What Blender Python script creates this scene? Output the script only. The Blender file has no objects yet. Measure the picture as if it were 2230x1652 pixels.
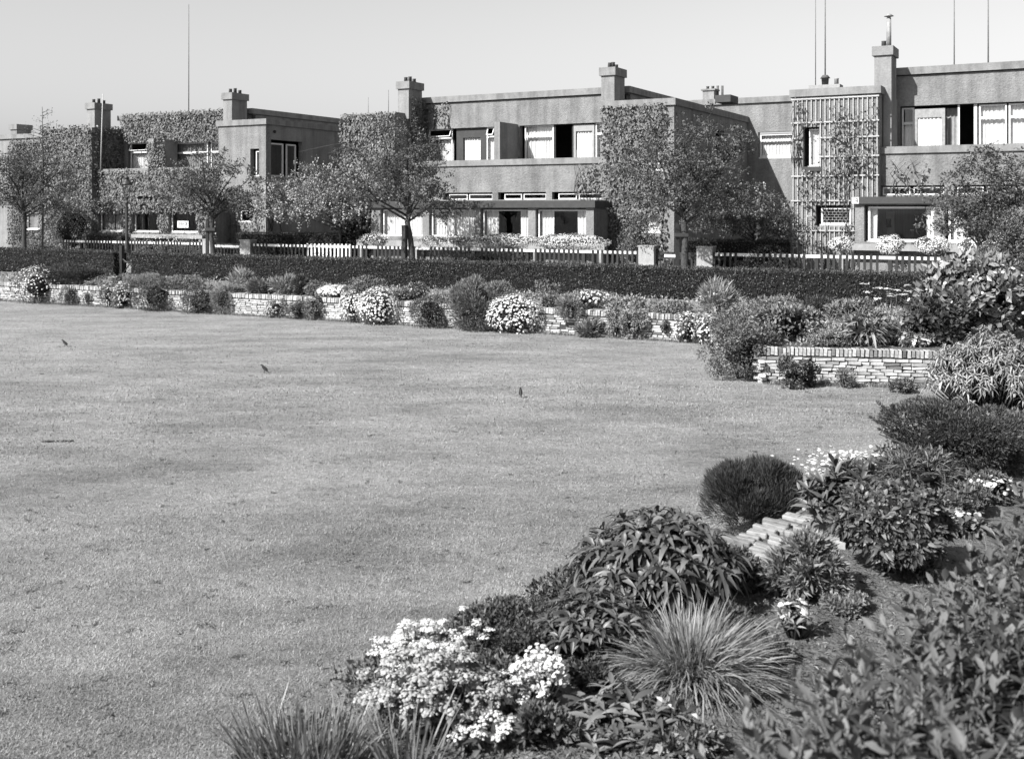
import bpy, math
import numpy as np
from mathutils import Vector
from mathutils.geometry import tessellate_polygon

# ------------------------------------------------------------------ camera, sky, sun
F, U0, V0, CH = 2382.0, 1115.0, 455.0, 2.4      # photo measured on a 2230 px wide grid; eye 2.4 m above the street
scene = bpy.context.scene
col = scene.collection
cam_d = bpy.data.cameras.new("camera"); cam = bpy.data.objects.new("camera", cam_d); col.objects.link(cam)
cam.location = (0, 0, CH); cam.rotation_euler = (math.radians(90), 0, 0)
cam_d.sensor_fit = 'HORIZONTAL'; cam_d.sensor_width = 36; cam_d.lens = 36 * F / 2230
cam_d.shift_y = -(826 - V0) / 2230
cam_d.clip_start = 0.05; cam_d.clip_end = 3000
cam_d.dof.use_dof = True; cam_d.dof.focus_distance = 19; cam_d.dof.aperture_fstop = 4.2
scene.camera = cam

LD = Vector((.844, .681, -.93)).normalized()      # direction the sunlight travels
world = bpy.data.worlds.new("World"); scene.world = world; world.use_nodes = True
wn = world.node_tree; wn.nodes.clear()
sky = wn.nodes.new('ShaderNodeTexSky'); sky.sky_type = 'NISHITA'; sky.sun_disc = False
sky.sun_elevation = math.asin(-LD.z); sky.sun_rotation = math.atan2(-LD.x, -LD.y)
sky.air_density = 1.0; sky.dust_density = 2.0; sky.ozone_density = 1.0
sep = wn.nodes.new('ShaderNodeSeparateColor'); cmb = wn.nodes.new('ShaderNodeCombineColor')
bg = wn.nodes.new('ShaderNodeBackground'); bg.inputs['Strength'].default_value = 0.063
wo = wn.nodes.new('ShaderNodeOutputWorld')
wn.links.new(sky.outputs[0], sep.inputs[0])          # blue-sensitive black and white film
av = wn.nodes.new('ShaderNodeMath'); av.operation = 'ADD'; wn.links.new(sep.outputs[1], av.inputs[0]); wn.links.new(sep.outputs[2], av.inputs[1])
hv = wn.nodes.new('ShaderNodeMath'); hv.operation = 'MULTIPLY'; hv.inputs[1].default_value = .5; wn.links.new(av.outputs[0], hv.inputs[0])
for i in range(3): wn.links.new(hv.outputs[0], cmb.inputs[i])
wn.links.new(cmb.outputs[0], bg.inputs['Color']); wn.links.new(bg.outputs[0], wo.inputs['Surface'])
sun_d = bpy.data.lights.new("sun", 'SUN'); sun_d.energy = 4.2; sun_d.angle = math.radians(0.55); sun_d.color = (1, .995, .985)
sun = bpy.data.objects.new("sun", sun_d); col.objects.link(sun); sun.location = (-30, -25, 40)
sun.rotation_euler = LD.to_track_quat('-Z', 'Y').to_euler()
vs = scene.view_settings; vs.view_transform = 'Standard'; vs.look = 'None'; vs.gamma = 1; vs.use_curve_mapping = False
vs.exposure = 1.5
scene.cycles.max_bounces = 6; scene.cycles.transparent_max_bounces = 12

# ------------------------------------------------------------------ frames and helpers
TH = math.atan2(.4748, .88); C, S = math.cos(TH), math.sin(TH)   # terrace runs along e1=(C,-S), depth along e2=(S,C)
def W(s, n, z=0.0): return np.array((s * C + n * S, -s * S + n * C, z))
def kk(u): return (u - U0) / F
def sN(u, n): y = n / (C + S * kk(u)); return kk(u) * y * C - y * S
def zN(u, v, n): return CH - (v - V0) * (n / (C + S * kk(u))) / F
def nS(u, s): k = kk(u); return s * (C + k * S) / (k * C - S)
def zS(u, v, s): return CH - (v - V0) * (-s * S + nS(u, s) * C) / F
def onz(u, v, z): y = (CH - z) * F / (v - V0); return np.array((kk(u) * y, y, z))
LAWN_Z, BED_Z = -.66, -.05
ALL_LABELS = {}

def tag(o, label=None, cat=None, group=None, kind=None):
    if label:
        o['label'] = label; ALL_LABELS.setdefault(label, []).append(o.name)
    if cat: o['category'] = cat
    if group: o['group'] = group
    if kind: o['kind'] = kind
    return o
def empty(name, loc, rz=0.0):
    o = bpy.data.objects.new(name, None); col.objects.link(o); o.location = tuple(map(float, loc)); o.rotation_euler = (0, 0, rz)
    o.empty_display_size = .2
    return o
def thing(name, label, cat, loc, rz=0.0, group=None):
    return tag(empty(name, loc, rz), label, cat, group)
def mesh(V, Fs, mats, smooth=False, name='mesh'):
    me = bpy.data.meshes.new(name)
    V = np.asarray(V, dtype=np.float32).reshape(-1, 3)
    if isinstance(Fs, np.ndarray): Fs = [Fs]
    Fs = [np.asarray(f, dtype=np.int32) for f in Fs if len(f)]
    nl = sum(f.size for f in Fs); nf = sum(len(f) for f in Fs)
    me.vertices.add(len(V)); me.vertices.foreach_set('co', V.ravel())
    me.loops.add(nl); me.loops.foreach_set('vertex_index', np.concatenate([f.ravel() for f in Fs]))
    me.polygons.add(nf)
    tot = np.concatenate([np.full(len(f), f.shape[1], dtype=np.int32) for f in Fs])
    st = np.concatenate([[0], np.cumsum(tot)[:-1]]).astype(np.int32)
    me.polygons.foreach_set('loop_start', st); me.polygons.foreach_set('loop_total', tot)
    me.polygons.foreach_set('use_smooth', np.full(nf, bool(smooth)))
    me.update(calc_edges=True)
    me.materials.append(mats)
    return me
def obj(name, me, parent=None, kind=None):
    o = bpy.data.objects.new(name, me); col.objects.link(o)
    if parent is not None: o.parent = parent
    if kind: o['kind'] = kind
    return o
BF = np.array([(0, 3, 2, 1), (4, 5, 6, 7), (0, 1, 5, 4), (1, 2, 6, 5), (2, 3, 7, 6), (3, 0, 4, 7)])
def boxes_vf(bl):
    V, Q = [], []
    for i, (a, b, c, d, e, f) in enumerate(bl):
        V += [(a, c, e), (b, c, e), (b, d, e), (a, d, e), (a, c, f), (b, c, f), (b, d, f), (a, d, f)]
        Q.append(BF + 8 * i)
    return np.array(V, dtype=float), np.concatenate(Q)
def tube(pts, rad, seg=7, cap=True):
    pts = np.asarray(pts, float); n = len(pts); rad = np.broadcast_to(np.asarray(rad, float), (n,))
    t = np.gradient(pts, axis=0); t /= np.linalg.norm(t, axis=1)[:, None] + 1e-9
    ref = np.where(np.abs(t[:, 2:3]) < .9, np.array([[0, 0, 1.]]), np.array([[1., 0, 0]]))
    a = np.cross(t, ref); a /= np.linalg.norm(a, axis=1)[:, None]; b = np.cross(t, a)
    ang = np.linspace(0, 2 * np.pi, seg, endpoint=False)
    V = (pts[:, None, :] + rad[:, None, None] * (np.cos(ang)[None, :, None] * a[:, None, :] + np.sin(ang)[None, :, None] * b[:, None, :])).reshape(-1, 3)
    i = np.arange(n - 1)[:, None] * seg; j = np.arange(seg)[None, :]; j2 = (j + 1) % seg
    Q = np.stack([i + j, i + j2, i + seg + j2, i + seg + j], -1).reshape(-1, 4)
    V = np.concatenate([V, pts[:1], pts[-1:]]); L = len(V)
    T = np.array([(L - 2, (q + 1) % seg, q) for q in range(seg)] + [(L - 1, (n - 1) * seg + q, (n - 1) * seg + (q + 1) % seg) for q in range(seg)])
    return V, Q, T
def join(parts):
    Vs, Qs, Ts, o = [], [], [], 0
    for p in parts:
        Vs.append(p[0]); Qs.append(p[1] + o)
        if len(p) > 2: Ts.append(p[2] + o)
        o += len(p[0])
    return np.concatenate(Vs), [np.concatenate(Qs)] + ([np.concatenate(Ts)] if Ts else [])
def lathe(prof, seg=16):
    prof = np.array(prof, float); ang = np.linspace(0, 2 * np.pi, seg, endpoint=False)
    V = np.stack([prof[:, 0:1] * np.cos(ang), prof[:, 0:1] * np.sin(ang), np.repeat(prof[:, 1:2], seg, 1)], -1).reshape(-1, 3)
    i = np.arange(len(prof) - 1)[:, None] * seg; j = np.arange(seg)[None, :]; j2 = (j + 1) % seg
    return V, np.stack([i + j, i + j2, i + seg + j2, i + seg + j], -1).reshape(-1, 4)
def unit(a): return a / (np.linalg.norm(a, axis=-1, keepdims=True) + 1e-9)

# ------------------------------------------------------------------ materials (monochrome)
def base_mat(name, rough=.8, spec=.3):
    m = bpy.data.materials.new(name); m.use_nodes = True; nt = m.node_tree
    p = nt.nodes['Principled BSDF']; p.inputs['Roughness'].default_value = rough; p.inputs['Specular IOR Level'].default_value = spec
    return m, nt, p
def ramp(nt, fac, stops):
    r = nt.nodes.new('ShaderNodeValToRGB'); e = r.color_ramp.elements
    e[0].position, e[-1].position = stops[0][0], stops[-1][0]
    e[0].color = (stops[0][1],) * 3 + (1,); e[-1].color = (stops[-1][1],) * 3 + (1,)
    for p, c in stops[1:-1]: x = e.new(p); x.color = (c, c, c, 1)
    nt.links.new(fac, r.inputs[0]); return r.outputs[0]
def noise(nt, scale, detail=4, rough=.6, vec=None, sc=None):
    n = nt.nodes.new('ShaderNodeTexNoise'); n.inputs['Scale'].default_value = scale; n.inputs['Detail'].default_value = detail; n.inputs['Roughness'].default_value = rough
    tc = nt.nodes.new('ShaderNodeTexCoord'); src = tc.outputs['Object']
    if sc:
        mp = nt.nodes.new('ShaderNodeMapping'); mp.inputs['Scale'].default_value = sc; nt.links.new(src, mp.inputs[0]); src = mp.outputs[0]
    nt.links.new(src, n.inputs['Vector'])
    return n.outputs['Fac']
def mul(nt, a, b, mode='MULTIPLY', f=1.0):
    m = nt.nodes.new('ShaderNodeMix'); m.data_type = 'RGBA'; m.blend_type = mode; m.inputs[0].default_value = f
    nt.links.new(a, m.inputs[6]); nt.links.new(b, m.inputs[7]); return m.outputs[2]
def bump(nt, p, h, strength, dist):
    b = nt.nodes.new('ShaderNodeBump'); b.inputs['Strength'].default_value = strength; b.inputs['Distance'].default_value = dist
    nt.links.new(h, b.inputs['Height']); nt.links.new(b.outputs[0], p.inputs['Normal'])
def surf(name, lo, hi, scale=3, rough=.85, bs=0, bd=.01, bscale=60, stain=None, spec=.25):
    m, nt, p = base_mat(name, rough, spec)
    c = ramp(nt, noise(nt, scale, 6, .65), [(.3, lo), (.7, hi)])
    c = mul(nt, c, ramp(nt, noise(nt, scale * 9, 5, .7), [(.3, .8), (.62, 1.08)]))
    if stain:      # weather streaks running down
        s_ = ramp(nt, noise(nt, 1.0, 5, .6, sc=stain), [(.34, .66), (.58, 1.0)])
        c = mul(nt, c, s_)
    nt.links.new(c, p.inputs['Base Color'])
    if bs: bump(nt, p, noise(nt, bscale, 3, .7), bs, bd)
    return m
def leafmat(name, lo, hi, rough=.5, trans=.2, spec=.35):
    m, nt, p = base_mat(name, rough, spec)
    g = nt.nodes.new('ShaderNodeNewGeometry')
    c = ramp(nt, g.outputs['Random Per Island'], [(0, lo), (.6, (lo + hi) / 2), (1, hi)])
    nt.links.new(c, p.inputs['Base Color'])
    if trans:
        t = nt.nodes.new('ShaderNodeBsdfTranslucent'); nt.links.new(c, t.inputs['Color'])
        mx = nt.nodes.new('ShaderNodeMixShader'); mx.inputs[0].default_value = trans
        out = nt.nodes['Material Output']
        nt.links.new(p.outputs[0], mx.inputs[1]); nt.links.new(t.outputs[0], mx.inputs[2]); nt.links.new(mx.outputs[0], out.inputs['Surface'])
    return m
M = {}
M['stucco'] = surf('rough cast render', .14, .2, 1.3, .95, 1, .035, 16, stain=(2.6, 2.6, .2))
M['stucco2'] = surf('smooth render', .165, .215, 2.0, .95, .6, .012, 40, stain=(2.2, 2.2, .3))
M['cornice'] = surf('concrete cornice', .15, .2, 3.0, .9, .6, .01, 30, stain=(3, 3, .6))
M['roof'] = surf('roofing felt', .1, .15, 2.0, .9)
M['white'] = surf('white paint', .45, .55, 6, .45, spec=.4)
M['grey_paint'] = surf('grey paint', .2, .26, 6, .5)
M['dark'] = surf('dark tarred wood', .012, .026, 8, .6, .3, .004, 60)
M['fascia'] = surf('dark fascia boards', .028, .042, 5, .6)
M['curtain'] = surf('white net curtain', .5, .6, 9, .9)
M['curtain_grey'] = surf('grey curtain', .16, .24, 9, .9)
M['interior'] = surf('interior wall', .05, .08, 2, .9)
M['iron'] = surf('cast iron', .02, .04, 12, .5, .2, .004, 40)
M['metal'] = surf('zinc', .16, .26, 10, .6)
M['pot'] = surf('chimney pot clay', .05, .09, 10, .8)
M['bark'] = surf('bark', .022, .06, 14, .95, .9, .02, 25)
M['soil'] = surf('garden soil', .045, .12, 5, 1, 1, .06, 16)
M['dry'] = surf('dry raked earth', .1, .19, 4, 1, 1, .05, 18)
M['road'] = surf('brick paved road', .16, .24, 2, .9, .5, .01, 30)
M['pave'] = surf('concrete paving', .24, .33, 2, .9, .4, .008, 20)
M['post'] = surf('concrete post', .19, .27, 5, .9, .8, .012, 35)
M['planter'] = surf('weathered concrete trough', .17, .25, 4, .9, .6, .01, 30)
M['trellis'] = surf('pale grey trellis lath', .26, .36, 8, .8)
M['rod'] = surf('aerial pole', .09, .14, 8, .6)
M['feather'] = surf('black feathers', .012, .025, 30, .55)
M['mortar'] = surf('dark wall core', .03, .06, 12, 1)
M['ink'] = surf('black ink', .02, .03, 5, .8)
M['flower'] = leafmat('white petals', .45, .6, .7, .25)
M['flower_pale'] = leafmat('pale grey petals', .2, .42, .7, .25)
M['leaf'] = leafmat('mid leaf', .026, .15)
M['leaf_light'] = leafmat('light leaf', .055, .24)
M['leaf_pale'] = leafmat('pale leaf', .1, .33, .7)
M['leaf_dark'] = leafmat('dark leaf', .012, .085)
M['leaf_tree'] = leafmat('tree leaf', .028, .115, .55, .2)
M['hedge'] = leafmat('privet leaf', .006, .09, .45, .12)
M['privet'] = leafmat('near privet leaf', .024, .135, .5, .12, .22)
M['ivy'] = leafmat('ivy leaf', .04, .145, .5, .1)
M['big'] = leafmat('long leaf', .02, .115, .45, .1, .35)
M['heath'] = leafmat('heath needles', .02, .065, .7, .1)
M['blade'] = leafmat('grass blade pale', .1, .3, .5, .25)
M['blade_dark'] = leafmat('strap leaf', .06, .16, .4, .2, .5)
M['blade_mid'] = leafmat('strap leaf light', .09, .22, .4, .2, .4)
M['core'] = surf('painted inner shade', .005, .011, 20, 1)  # near-black colour painted in for the shade deep inside foliage
def brickmat(nm='pale wall brick', k=1.0):
    m, nt, p = base_mat(nm, .9)
    oi = nt.nodes.new('ShaderNodeObjectInfo')
    g = nt.nodes.new('ShaderNodeNewGeometry')
    ad = nt.nodes.new('ShaderNodeMath'); ad.operation = 'ADD'; nt.links.new(oi.outputs['Random'], ad.inputs[0]); nt.links.new(g.outputs['Random Per Island'], ad.inputs[1])
    fr = nt.nodes.new('ShaderNodeMath'); fr.operation = 'FRACT'; nt.links.new(ad.outputs[0], fr.inputs[0])
    a = ramp(nt, fr.outputs[0], [(0, .09 * k), (.12, .2 * k), (.4, .31 * k), (1, .42 * k)])
    b = ramp(nt, noise(nt, 14, 6, .7), [(.32, .5), (.55, 1.0)])
    nt.links.new(mul(nt, a, b), p.inputs['Base Color']); bump(nt, p, noise(nt, 45, 4, .7), .8, .008)
    return m
M['brick'] = brickmat(); M['coping'] = brickmat('weathered flat coping', .55)
def glassmat():
    m = bpy.data.materials.new('window glass'); m.use_nodes = True; nt = m.node_tree; nt.nodes.clear()
    o = nt.nodes.new('ShaderNodeOutputMaterial'); mx = nt.nodes.new('ShaderNodeMixShader')
    lw = nt.nodes.new('ShaderNodeLayerWeight'); pw = nt.nodes.new('ShaderNodeMath'); pw.operation = 'POWER'; pw.inputs[1].default_value = 4.5
    fr = nt.nodes.new('ShaderNodeMapRange'); fr.inputs['To Min'].default_value = .035; fr.inputs['To Max'].default_value = .9
    t = nt.nodes.new('ShaderNodeBsdfTransparent'); t.inputs[0].default_value = (.95, .95, .95, 1)
    g = nt.nodes.new('ShaderNodeBsdfGlossy'); g.inputs['Roughness'].default_value = .02
    nt.links.new(lw.outputs['Facing'], pw.inputs[0]); nt.links.new(pw.outputs[0], fr.inputs['Value'])
    nt.links.new(fr.outputs[0], mx.inputs[0]); nt.links.new(t.outputs[0], mx.inputs[1]); nt.links.new(g.outputs[0], mx.inputs[2]); nt.links.new(mx.outputs[0], o.inputs[0])
    return m
M['glass'] = glassmat()
def lawnmat():
    m, nt, p = base_mat('mown lawn', .95, .15)
    a = ramp(nt, noise(nt, .62, 9, .72, sc=(.8, 1.7, 1)), [(.35, .155), (.5, .22), (.65, .28)])
    b = ramp(nt, noise(nt, 9, 8, .75), [(.3, .62), (.55, 1.0), (.72, 1.16)])
    c = ramp(nt, noise(nt, 70, 4, .8), [(.3, .6), (.6, 1.12)])
    nt.links.new(mul(nt, mul(nt, a, b), c), p.inputs['Base Color']); bump(nt, p, noise(nt, 60, 5, .8), 1.0, .03)
    return m
M['lawn'] = lawnmat()

# ------------------------------------------------------------------ leaves
def diamonds(P, D, N, L, Wd, fold=.22, rng=None):
    n = len(P); D = unit(D); R = unit(np.cross(D, N)); N = np.cross(R, D)
    L = np.broadcast_to(L, (n,))[:, None]; Wd = np.broadcast_to(Wd, (n,))[:, None]
    mid = P + D * L * .45
    V = np.stack([P, mid + R * Wd * .5 + N * Wd * fold, P + D * L, mid - R * Wd * .5 + N * Wd * fold], 1).reshape(-1, 3)
    i = np.arange(n)[:, None] * 4
    return V, np.concatenate([i + np.array([[0, 1, 2]]), i + np.array([[0, 2, 3]])])
def straps(P, D, N, L, Wd, droop=.3, seg=4, prof=None, fold=.0):
    n = len(P); D = unit(D); R = unit(np.cross(D, N)); 
    L = np.broadcast_to(L, (n,)); Wd = np.broadcast_to(Wd, (n,)); droop = np.broadcast_to(droop, (n,))
    t = np.linspace(0, 1, seg + 1)
    if prof is None: prof = np.sin(np.pi * np.clip(t * .94 + .06, 0, 1) ** .8)
    prof = np.asarray(prof)
    cen = P[:, None] + D[:, None] * (L[:, None] * t)[..., None]
    cen[..., 2] -= (droop * L)[:, None] * t[None] ** 2
    up = np.cross(R, D)
    e = R[:, None] * (Wd[:, None] * .5 * prof[None])[..., None]; lift = up[:, None] * (Wd[:, None] * fold * prof[None])[..., None]
    if fold:
        V = np.stack([cen + e + lift, cen, cen - e + lift], 2).reshape(-1, 3); c = 3
    else:
        V = np.stack([cen + e, cen - e], 2).reshape(-1, 3); c = 2
    b = (np.arange(n)[:, None] * (seg + 1) * c + np.arange(seg)[None] * c).ravel()[:, None]
    Q = [b + np.array([[0 + q, 1 + q, c + 1 + q, c + q]]) for q in range(c - 1)]
    return V, np.concatenate(Q)
def discs(P, N, r, seg=6, dome=.25, rng=None):
    n = len(P); N = unit(N); ref = unit(rng.normal(size=(n, 3))); a = unit(np.cross(N, ref)); b = np.cross(N, a)
    r = np.broadcast_to(r, (n,))[:, None]
    vs_ = [P + N * r * dome]
    for q in range(seg):
        th = 2 * np.pi * q / seg; vs_.append(P + a * r * math.cos(th) + b * r * math.sin(th))
    V = np.stack(vs_, 1).reshape(-1, 3); i = np.arange(n)[:, None] * (seg + 1)
    return V, np.concatenate([i + np.array([[0, 1 + q, 1 + (q + 1) % seg]]) for q in range(seg)])
def clumps(rng, r, K, sub, count, lowest=-.5, inner=.5):
    """points and outward directions of a clumpy crown round the origin"""
    r = np.asarray(r, float); d = unit(rng.normal(size=(K * 3, 3))); d = d[d[:, 2] > lowest][:K]; K = len(d)
    cc = d * r * (.45 + .33 * rng.random((K, 1))); ss = sub * (.7 + .6 * rng.random(K))
    pk = rng.integers(0, K, count); q = rng.normal(size=(count, 3)); q = unit(q + .9 * d[pk] + np.array([0, 0, .25]))
    P = cc[pk] + q * r * ss[pk][:, None] * (inner + (1 - inner) * rng.random((count, 1)) ** .6)
    return P, unit(q + .4 * d[pk])
def orient(rng, out, a=.6, b=.7, up=.3):
    D = unit(out * a + rng.normal(size=out.shape) * b + np.array([0, 0, up])); N = unit(out + rng.normal(size=out.shape) * .35)
    return D, N
def core_blob(r, seg=10, rows=6, f=.55, zc=0.0, rng=None):
    th = np.linspace(0, 2 * np.pi, seg, endpoint=False); ph = np.linspace(-np.pi / 2, np.pi / 2, rows)
    V = np.array([(math.cos(p) * math.cos(t), math.cos(p) * math.sin(t), math.sin(p)) for p in ph for t in th])
    V *= np.asarray(r) * f; V *= 1 + .18 * rng.normal(size=(len(V), 1)); V[:, 2] += zc
    i = np.arange(rows - 1)[:, None] * seg; j = np.arange(seg)[None]; j2 = (j + 1) % seg
    return V, np.stack([i + j, i + j2, i + seg + j2, i + seg + j], -1).reshape(-1, 4)
def noise3(P, rng, f=1.0, k=6):
    w = rng.normal(size=(k, 3)) * f; ph = rng.random(k) * 6.28
    return np.sin(P @ w.T + ph).mean(1)
SEED = [100]
def newrng(): SEED[0] += 1; return np.random.default_rng(SEED[0])
def bush(name, label, base, r, h, mat='leaf', leaf=.05, wid=.5, count=1500, K=None, sub=.36, up=.3, a=.6, b=.7, flowers=0, fr=.02, fmat='flower', fdome=.25,
         ftop=-.1, core=True, group=None, cat='shrub', lift=0.0, shape='diamond', droop=.2, lowest=-.55, stems=True):
    """rounded shrub: base = ground point, r = (rx, ry), h = height"""
    rng = newrng(); t = thing(name, label, cat, base, 0, group)
    R = np.array((r[0], r[1], h * .56)); K = K or int(np.clip(10 + 60 * r[0], 10, 40)); zc = h * .5 + lift
    P, out = clumps(rng, R, K, sub, count, lowest)
    P[:, 2] += zc; keep = P[:, 2] > .01 + lift * .5; P, out = P[keep], out[keep]
    D, N = orient(rng, out, a, b, up)
    L = leaf * (.6 + .8 * rng.random(len(P)))
    if shape == 'diamond': V, T = diamonds(P, D, N, L, L * wid)
    else: V, T = straps(P, D, N, L, L * wid, droop, 3, fold=.12)
    obj('foliage', mesh(V, T, M[mat]), t, 'stuff')
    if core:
        V, Q = core_blob(R, f=.44, zc=zc, rng=rng); obj('shade_core', mesh(V, Q, M['core'], True), t)  # solid blob blocking the view through, coloured dark as shade between leaves
    if stems:
        ps = []
        for q in range(5):
            e = np.array((rng.normal() * r[0] * .3, rng.normal() * r[1] * .3, zc)); ps.append(tube([(e[0] * .25, e[1] * .25, -.02), e * .6, e], [.012, .01, .006], 5))
        V, Fs = join(ps); obj('stem', mesh(V, Fs, M['bark'], True), t)
    if flowers:
        out = unit(rng.normal(size=(flowers * 4, 3))); lump = 1 + .09 * noise3(out, rng, 5, 6)[:, None]
        P = out * R * (.84 + .16 * rng.random((len(out), 1)) ** .5) * lump; P[:, 2] += zc; keep = (P[:, 2] > .03 + lift * .5) & (out[:, 2] > ftop - .8 * rng.random(len(P)) ** 2)
        P, out = P[keep][:flowers], out[keep][:flowers]
        V, T = discs(P + out * .01, unit(out + np.array((0, 0, .5)) + .25 * rng.normal(size=P.shape)), fr * (.7 + .6 * rng.random(len(P))), 6, fdome, rng)
        obj('blossom', mesh(V, T, M[fmat]), t, 'stuff')
    return t
def place(u0, u1, vt, vb, zb=BED_Z, ratio=.8):
    y0 = (CH - zb) * F / (vb - V0); yc = y0
    for _ in range(6):
        rx = (u1 - u0) / 2 * yc / F; yc = y0 + rx * ratio * .75
    uc = (u0 + u1) / 2; ztop = CH - (vt - V0) * yc / F
    return np.array((kk(uc) * yc, yc, zb)), (rx, rx * ratio), max(.06, ztop - zb)

exec_order = []
# ------------------------------------------------------------------ ground
W1 = W(-7.9, 24.1)[:2]; W0 = W(-60, 24.1)[:2]; W2 = np.array((4.35, 19.3)); W3 = np.array((8.0, 18.65)); W4 = np.array((9.4, 15.9)); Q1 = np.array((-.217, 6.283)); Q2 = np.array((-1.15, 4.6)); Q3 = np.array((-1.7, 1.5)); W5 = np.array((-6.0, -3.0)); W6 = np.array((-60., -3.0))
hole = [W0, W1, W2, W3, W4, Q1, Q2, Q3, W5, W6]
outer = [(-900, -400), (900, -400), (900, 1200), (-900, 1200)]
def sheet(name, loops, z, mat):
    tri = tessellate_polygon([[Vector((p[0], p[1], 0)) for p in l] for l in loops])
    pts = [p for l in loops for p in l]
    V = np.array([(p[0], p[1], z) for p in pts], float); T = []
    for a, b, c in tri:
        n = np.cross(V[b] - V[a], V[c] - V[a]); T.append((a, b, c) if n[2] > 0 else (a, c, b))
    return tag(obj(name, mesh(V, np.array(T), M[mat])), kind='structure')
sheet('ground', [outer, hole], BED_Z, 'soil')
cen = np.mean(np.array(hole), 0)
sheet('lawn', [[p + (np.array(p) - cen) / np.linalg.norm(np.array(p) - cen) * .35 for p in hole]], LAWN_Z, 'lawn')
def strip(name, n0, n1, z, mat, s0=-110, s1=60, kerb=0):
    V, Q = boxes_vf([(s0, s1, n0, n1, z - .15, z)]); o = obj(name, mesh(np.array([W(*p) for p in V]), Q, M[mat])); o['kind'] = 'structure'; return o
strip('flower_bed', 24.42, 28.05, BED_Z + .012, 'dry', -60, -7.2); strip('road', 28.95, 33.2, -.035, 'road'); strip('kerb', 33.2, 33.34, .075, 'post'); strip('pavement', 33.34, 35.85, .065, 'pave')

# ------------------------------------------------------------------ retaining walls of the sunken lawn
rw = np.random.default_rng(5)
def brick_mesh(i, sx, sy, sz, ch=.007):
    r = np.random.default_rng(i); V, Q, T = [], [], []
    # chamfered box: every corner split in three
    idx = {}
    for cx in (-1, 1):
        for cy in (-1, 1):
            for cz in (-1, 1):
                j = r.normal(size=3) * .0035
                for ax in range(3):
                    h = np.array((cx * sx / 2, cy * sy / 2, cz * sz / 2)) + j
                    for o in range(3):
                        if o != ax: h[o] -= (cx, cy, cz)[o] * ch
                    idx[(cx, cy, cz, ax)] = len(V); V.append(h)
    for ax in range(3):
        o1, o2 = (ax + 1) % 3, (ax + 2) % 3
        for sg in (-1, 1):
            f = []
            for a, b in ((-1, -1), (1, -1), (1, 1), (-1, 1)):
                c = [0, 0, 0]; c[ax] = sg; c[o1] = a; c[o2] = b; f.append(idx[(*c, ax)])
            Q.append(f if sg > 0 else f[::-1])
    for a1 in range(3):
        a2 = (a1 + 1) % 3; e = 3 - a1 - a2
        for p in (-1, 1):
            for q in (-1, 1):
                c0 = [0, 0, 0]; c0[a1] = p; c0[a2] = q; c0[e] = -1; c1 = list(c0); c1[e] = 1
                f = [idx[(*c0, a1)], idx[(*c1, a1)], idx[(*c1, a2)], idx[(*c0, a2)]]
                Q.append(f if p * q < 0 else f[::-1])
    for key in [(x, y, z) for x in (-1, 1) for y in (-1, 1) for z in (-1, 1)]:
        f = [idx[(*key, 0)], idx[(*key, 1)], idx[(*key, 2)]]; T.append(f if key[0] * key[1] * key[2] > 0 else f[::-1])
    return np.array(V), np.array(Q), np.array(T)
BR = [brick_mesh(i, .205, .1, .05) for i in range(5)] + [brick_mesh(20 + i, (.13, .165, .255)[i], .1, (.05, .045, .052)[i]) for i in range(3)]
CP = [brick_mesh(40 + i, .055, .2, .125, .006) for i in range(4)]
CW = [brick_mesh(60 + i, .046, (.2, .23, .17, .24)[i], .07, .007) for i in range(4)]
for lst, nm in ((BR, 'brick'), (CP, 'coping'), (CW, 'coping')):
    for i, b in enumerate(lst): lst[i] = (b, mesh(b[0], [b[1], b[2]], M['coping' if lst is CW else 'brick'], False, nm))
def rz_of(V, a): c, s = math.cos(a), math.sin(a); return np.stack([V[:, 0] * c - V[:, 1] * s, V[:, 0] * s + V[:, 1] * c, V[:, 2]], -1)
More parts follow.
